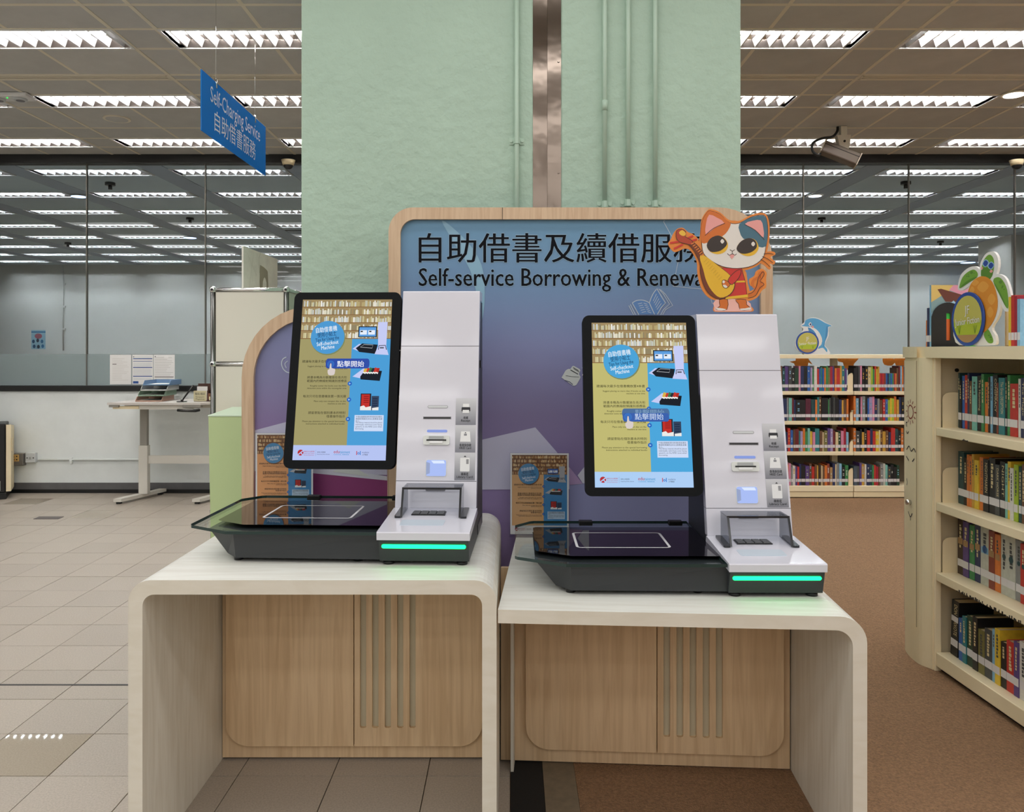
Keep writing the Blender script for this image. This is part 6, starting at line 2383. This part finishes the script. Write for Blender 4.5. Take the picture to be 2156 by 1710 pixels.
# things on top of the near bookcase
TZ = 1.3965
def top_book(lx, ly, t, h, d, cn, label, spine=True):
    r = bpy.data.objects.new('book', None)
    COL.objects.link(r)
    r.matrix_world = NMAT @ Matrix.Translation((lx, ly, TZ))
    tag(r, label, 'book', 'books on top of the near bookcase')
    q = B()
    q.box(0, 0.0016, 0, d, 0, h, bmat(cn))
    q.box(t - 0.0016, t, 0, d, 0, h, bmat(cn))
    if spine:
        q.box(0.0016, t - 0.0016, 0, 0.0016, 0, h, bmat(cn))
    else:
        q.box(0.0016, t - 0.0016, d - 0.0016, d, 0, h, bmat(cn))
    q.obj('cover', r)
    q = B()
    q.box(0.0016, t - 0.0016, 0.0018 if spine else 0.004, d - 0.004, 0.003, h - 0.003, M_PAGES)
    q.obj('pages', r)
    if spine:
        q = B()
        q.box(0.001, t - 0.001, -0.0009, 0.0, 0.022, 0.05, M_BAND)
        q.obj('spine_label', r)
    return r


top_book(-0.118, 0.040, 0.014, 0.118, 0.12, 'orange', 'slim orange and black book, farthest left on top of the near bookcase')
top_book(-0.103, 0.036, 0.020, 0.172, 0.13, 'navy', 'navy book with pale edge left of the boat picture book')
r = top_book(-0.082, 0.036, 0.012, 0.272, 0.20, 'sky blue', 'tall picture book with a boat on waves on its cover behind the bookend')
c = Canvas(0.0003)
W_, H_ = 0.20, 0.272
c.rect(0, 0, W_, H_, prt('#86a4a8'), 1)
c.poly([(0, H_ * 0.72), (W_ * 0.5, H_ * 0.95), (W_, H_ * 0.8), (W_, H_), (0, H_)], prt('#e0c070'), 2)
c.poly([(W_ * 0.4, H_ * 0.92), (W_, H_ * 0.75), (W_, H_), (W_ * 0.5, H_)], prt('#e098b0'), 3)
c.poly([(W_ * 0.14, H_ * 0.93), (W_ * 0.22, H_ * 0.94), (W_, H_ * 0.78), (W_, H_ * 0.72), (W_ * 0.32, H_ * 0.73)], prt('#6a3628'), 4)
c.poly([(0, H_ * 0.55), (W_ * 0.3, H_ * 0.62), (W_ * 0.5, H_ * 0.75), (W_ * 0.6, H_ * 0.68), (W_, H_ * 0.74), (W_, H_ * 0.5), (0, H_ * 0.5)], prt('#a8cfe4'), 5)
c.rect(W_ * 0.14, 0, W_, H_ * 0.62, prt('#3ec04a'), 6)
c.rect(W_ * 0.3, H_ * 0.1, W_ * 0.9, H_ * 0.45, prt('#e06a2a'), 7)
SIDE = Matrix(((0, 0, 1, 0.0123), (1, 0, 0, 0), (0, 1, 0, 0), (0, 0, 0, 1)))
c.put('cover_picture', r, SIDE)
be = bpy.data.objects.new('bookend', None)
COL.objects.link(be)
be.matrix_world = NMAT @ Matrix.Translation((-0.064, 0.034, TZ))
tag(be, 'black metal bookend with a long slot in front of the boat book', 'bookend')
q = B()
W_, H_ = 0.150, 0.195
la = [(0.0, 0.0), (0.066, 0.0), (0.066, 0.195 - 0.002)] + [(0.075 - 0.075 * math.cos(R(t)), 0.12 + 0.075 * math.sin(R(t))) for t in range(80, -1, -10)]
lb = [(0.150 - u_, v_) for u_, v_ in la]
q.prism(la, lambda u, v, w_: (w_, u, v), 0, 0.002, M_BLACK)
q.prism(list(reversed(lb)), lambda u, v, w_: (w_, u, v), 0, 0.002, M_BLACK)
q.box(0, 0.002, 0.066, 0.084, 0.0, 0.028, M_BLACK)
q.box(0, 0.002, 0.066, 0.084, 0.148, 0.195, M_BLACK)
q.box(0.0, 0.10, 0.01, 0.13, -0.0003, 0.0012, M_BLACK)
q.obj('plate', be)

# turtle standee
tt = thing('turtle_standee', 'green and orange turtle cut-out with round Junior Fiction badge on near bookcase', 'standee', (1.856, 3.275, TZ), R(-88))
ktt = 3.3 / F_PX
tpx, tpy = 2046, 729
Zt = lambda pts: [((1900 + x / 7.773 - tpx) * ktt / 0.60, (tpy - 540 - y / 7.773) * ktt) for x, y in pts]
head_t = smooth([(1300, 340), (1300, 180), (1350, 60), (1420, 0), (1510, 10), (1565, 110), (1570, 260), (1520, 400), (1400, 440)], 3)
finl = smooth([(940, 460), (980, 300), (1090, 200), (1210, 180), (1290, 250), (1290, 380), (1160, 460), (1030, 540), (950, 530)], 3)
finr = smooth([(1480, 400), (1560, 360), (1660, 420), (1720, 560), (1760, 780), (1750, 900), (1700, 950), (1640, 900), (1560, 650)], 3)
body_t = smooth([(1080, 620), (1160, 440), (1300, 350), (1440, 380), (1540, 520), (1600, 800), (1580, 1000), (1480, 1180), (1530, 1300), (1545, 1420), (1480, 1455), (1150, 1455), (900, 1400), (860, 1000), (960, 700)], 3)
cut_out(tt, [Zt(o) for o in (body_t, head_t, finl, finr)], 0.010, M_PAPER)
a = Art(Zt)
T_G, T_G2, T_O, T_O2, T_B = prt('#76a83c'), prt('#5a8a30'), prt('#e2922e'), prt('#eca648'), prt('#24489c')
a.shape([(1315, 340), (1340, 160), (1400, 60), (1460, 45), (1510, 130), (1510, 280), (1460, 420), (1360, 400)], T_G, 1)
a.shape([(1320, 260), (1400, 230), (1500, 290), (1460, 420), (1340, 390)], T_G2, 2, 2)
a.shape([(965, 480), (1020, 330), (1120, 250), (1210, 235), (1265, 300), (1250, 370), (1130, 430), (1000, 500)], T_G, 1)
a.shape([(985, 490), (1080, 410), (1200, 360), (1255, 365), (1130, 430)], T_G2, 2, 2)
a.shape([(1500, 460), (1570, 410), (1640, 470), (1700, 620), (1720, 860), (1690, 890), (1600, 700)], T_G, 1)
a.shape([(1510, 480), (1560, 560), (1650, 760), (1690, 890), (1600, 700)], T_G2, 2, 2)
a.shape([(1360, 1290), (1400, 1210), (1440, 1220), (1500, 1360), (1490, 1420), (1420, 1410)], T_G, 1)
a.shape([(1100, 620), (1170, 440), (1300, 360), (1430, 400), (1520, 540), (1570, 780), (1540, 1000), (1440, 1180), (1300, 1250), (1000, 1000)], T_O, 3)
for cx_, cy_, rx_, ry_ in ((1350, 530, 90, 90), (1230, 450, 60, 50), (1480, 740, 60, 90), (1460, 940, 50, 90), (1180, 560, 40, 60)):
    a.shape([(cx_ - rx_, cy_), (cx_, cy_ - ry_), (cx_ + rx_, cy_), (cx_, cy_ + ry_)], T_O2, 4, 3)
for cx_, cy_ in ((1390, 165), (1470, 215)):
    a.shape([(cx_ - 52, cy_), (cx_, cy_ - 62), (cx_ + 52, cy_), (cx_, cy_ + 62)], prt('#a8cfe8'), 3, 3)
    a.shape([(cx_ - 38, cy_), (cx_, cy_ - 50), (cx_ + 40, cy_), (cx_, cy_ + 50)], T_B, 4, 3)
a.shape([(1450, 305), (1475, 280), (1500, 305), (1475, 330)], C_PK, 4, 3)
a.shape([(1320, 230), (1335, 210), (1350, 230), (1335, 260)], C_PK, 4, 3)
for cx_, cy_, rr_ in ((1170, 275, 26), (1120, 300, 10), (1095, 325, 12), (1125, 330, 14), (1210, 295, 9), (1610, 490, 28), (1640, 560, 14), (1632, 580, 12), (1660, 610, 10), (1440, 1300, 14), (1465, 1330, 16), (1470, 1370, 12)):
    a.shape([(cx_ - rr_, cy_), (cx_, cy_ - rr_), (cx_ + rr_, cy_), (cx_, cy_ + rr_)], T_G2, 3, 3)
a.put('printed_picture', tt, Matrix.Translation((0, -0.0003, 0)) @ FRONT)
badge(tt, 0.1095, (2046.5 - tpx) * ktt, 0.1105, -0.004)
q = B()
q.box(-0.06, 0.06, 0.010, 0.06, 0, 0.003, M_ACRYL)
q.obj('standee_foot', tt)
for (lx, t, h, cn, lab, sp_) in ((0.300, 0.030, 0.158, 'beige', 'stack-edge book showing cream pages beside the turtle standee', False), (0.332, 0.026, 0.15, 'cream', 'cream-paged book between the turtle and the yellow book', False),
                                 (0.480, 0.014, 0.183, 'yellow', 'slim yellow book left of the red books on the near bookcase', True), (0.495, 0.018, 0.188, 'red', 'red book beside the yellow one on top of the near bookcase', True),
                                 (0.514, 0.014, 0.184, 'crimson', 'second red book from the yellow one on top of near bookcase', True), (0.529, 0.016, 0.172, 'sky blue', 'pale blue book after the red ones at the right edge', True)):
    top_book(lx, 0.02 if lx > 0.4 else 0.125, t, h, 0.14, cn, lab, sp_)
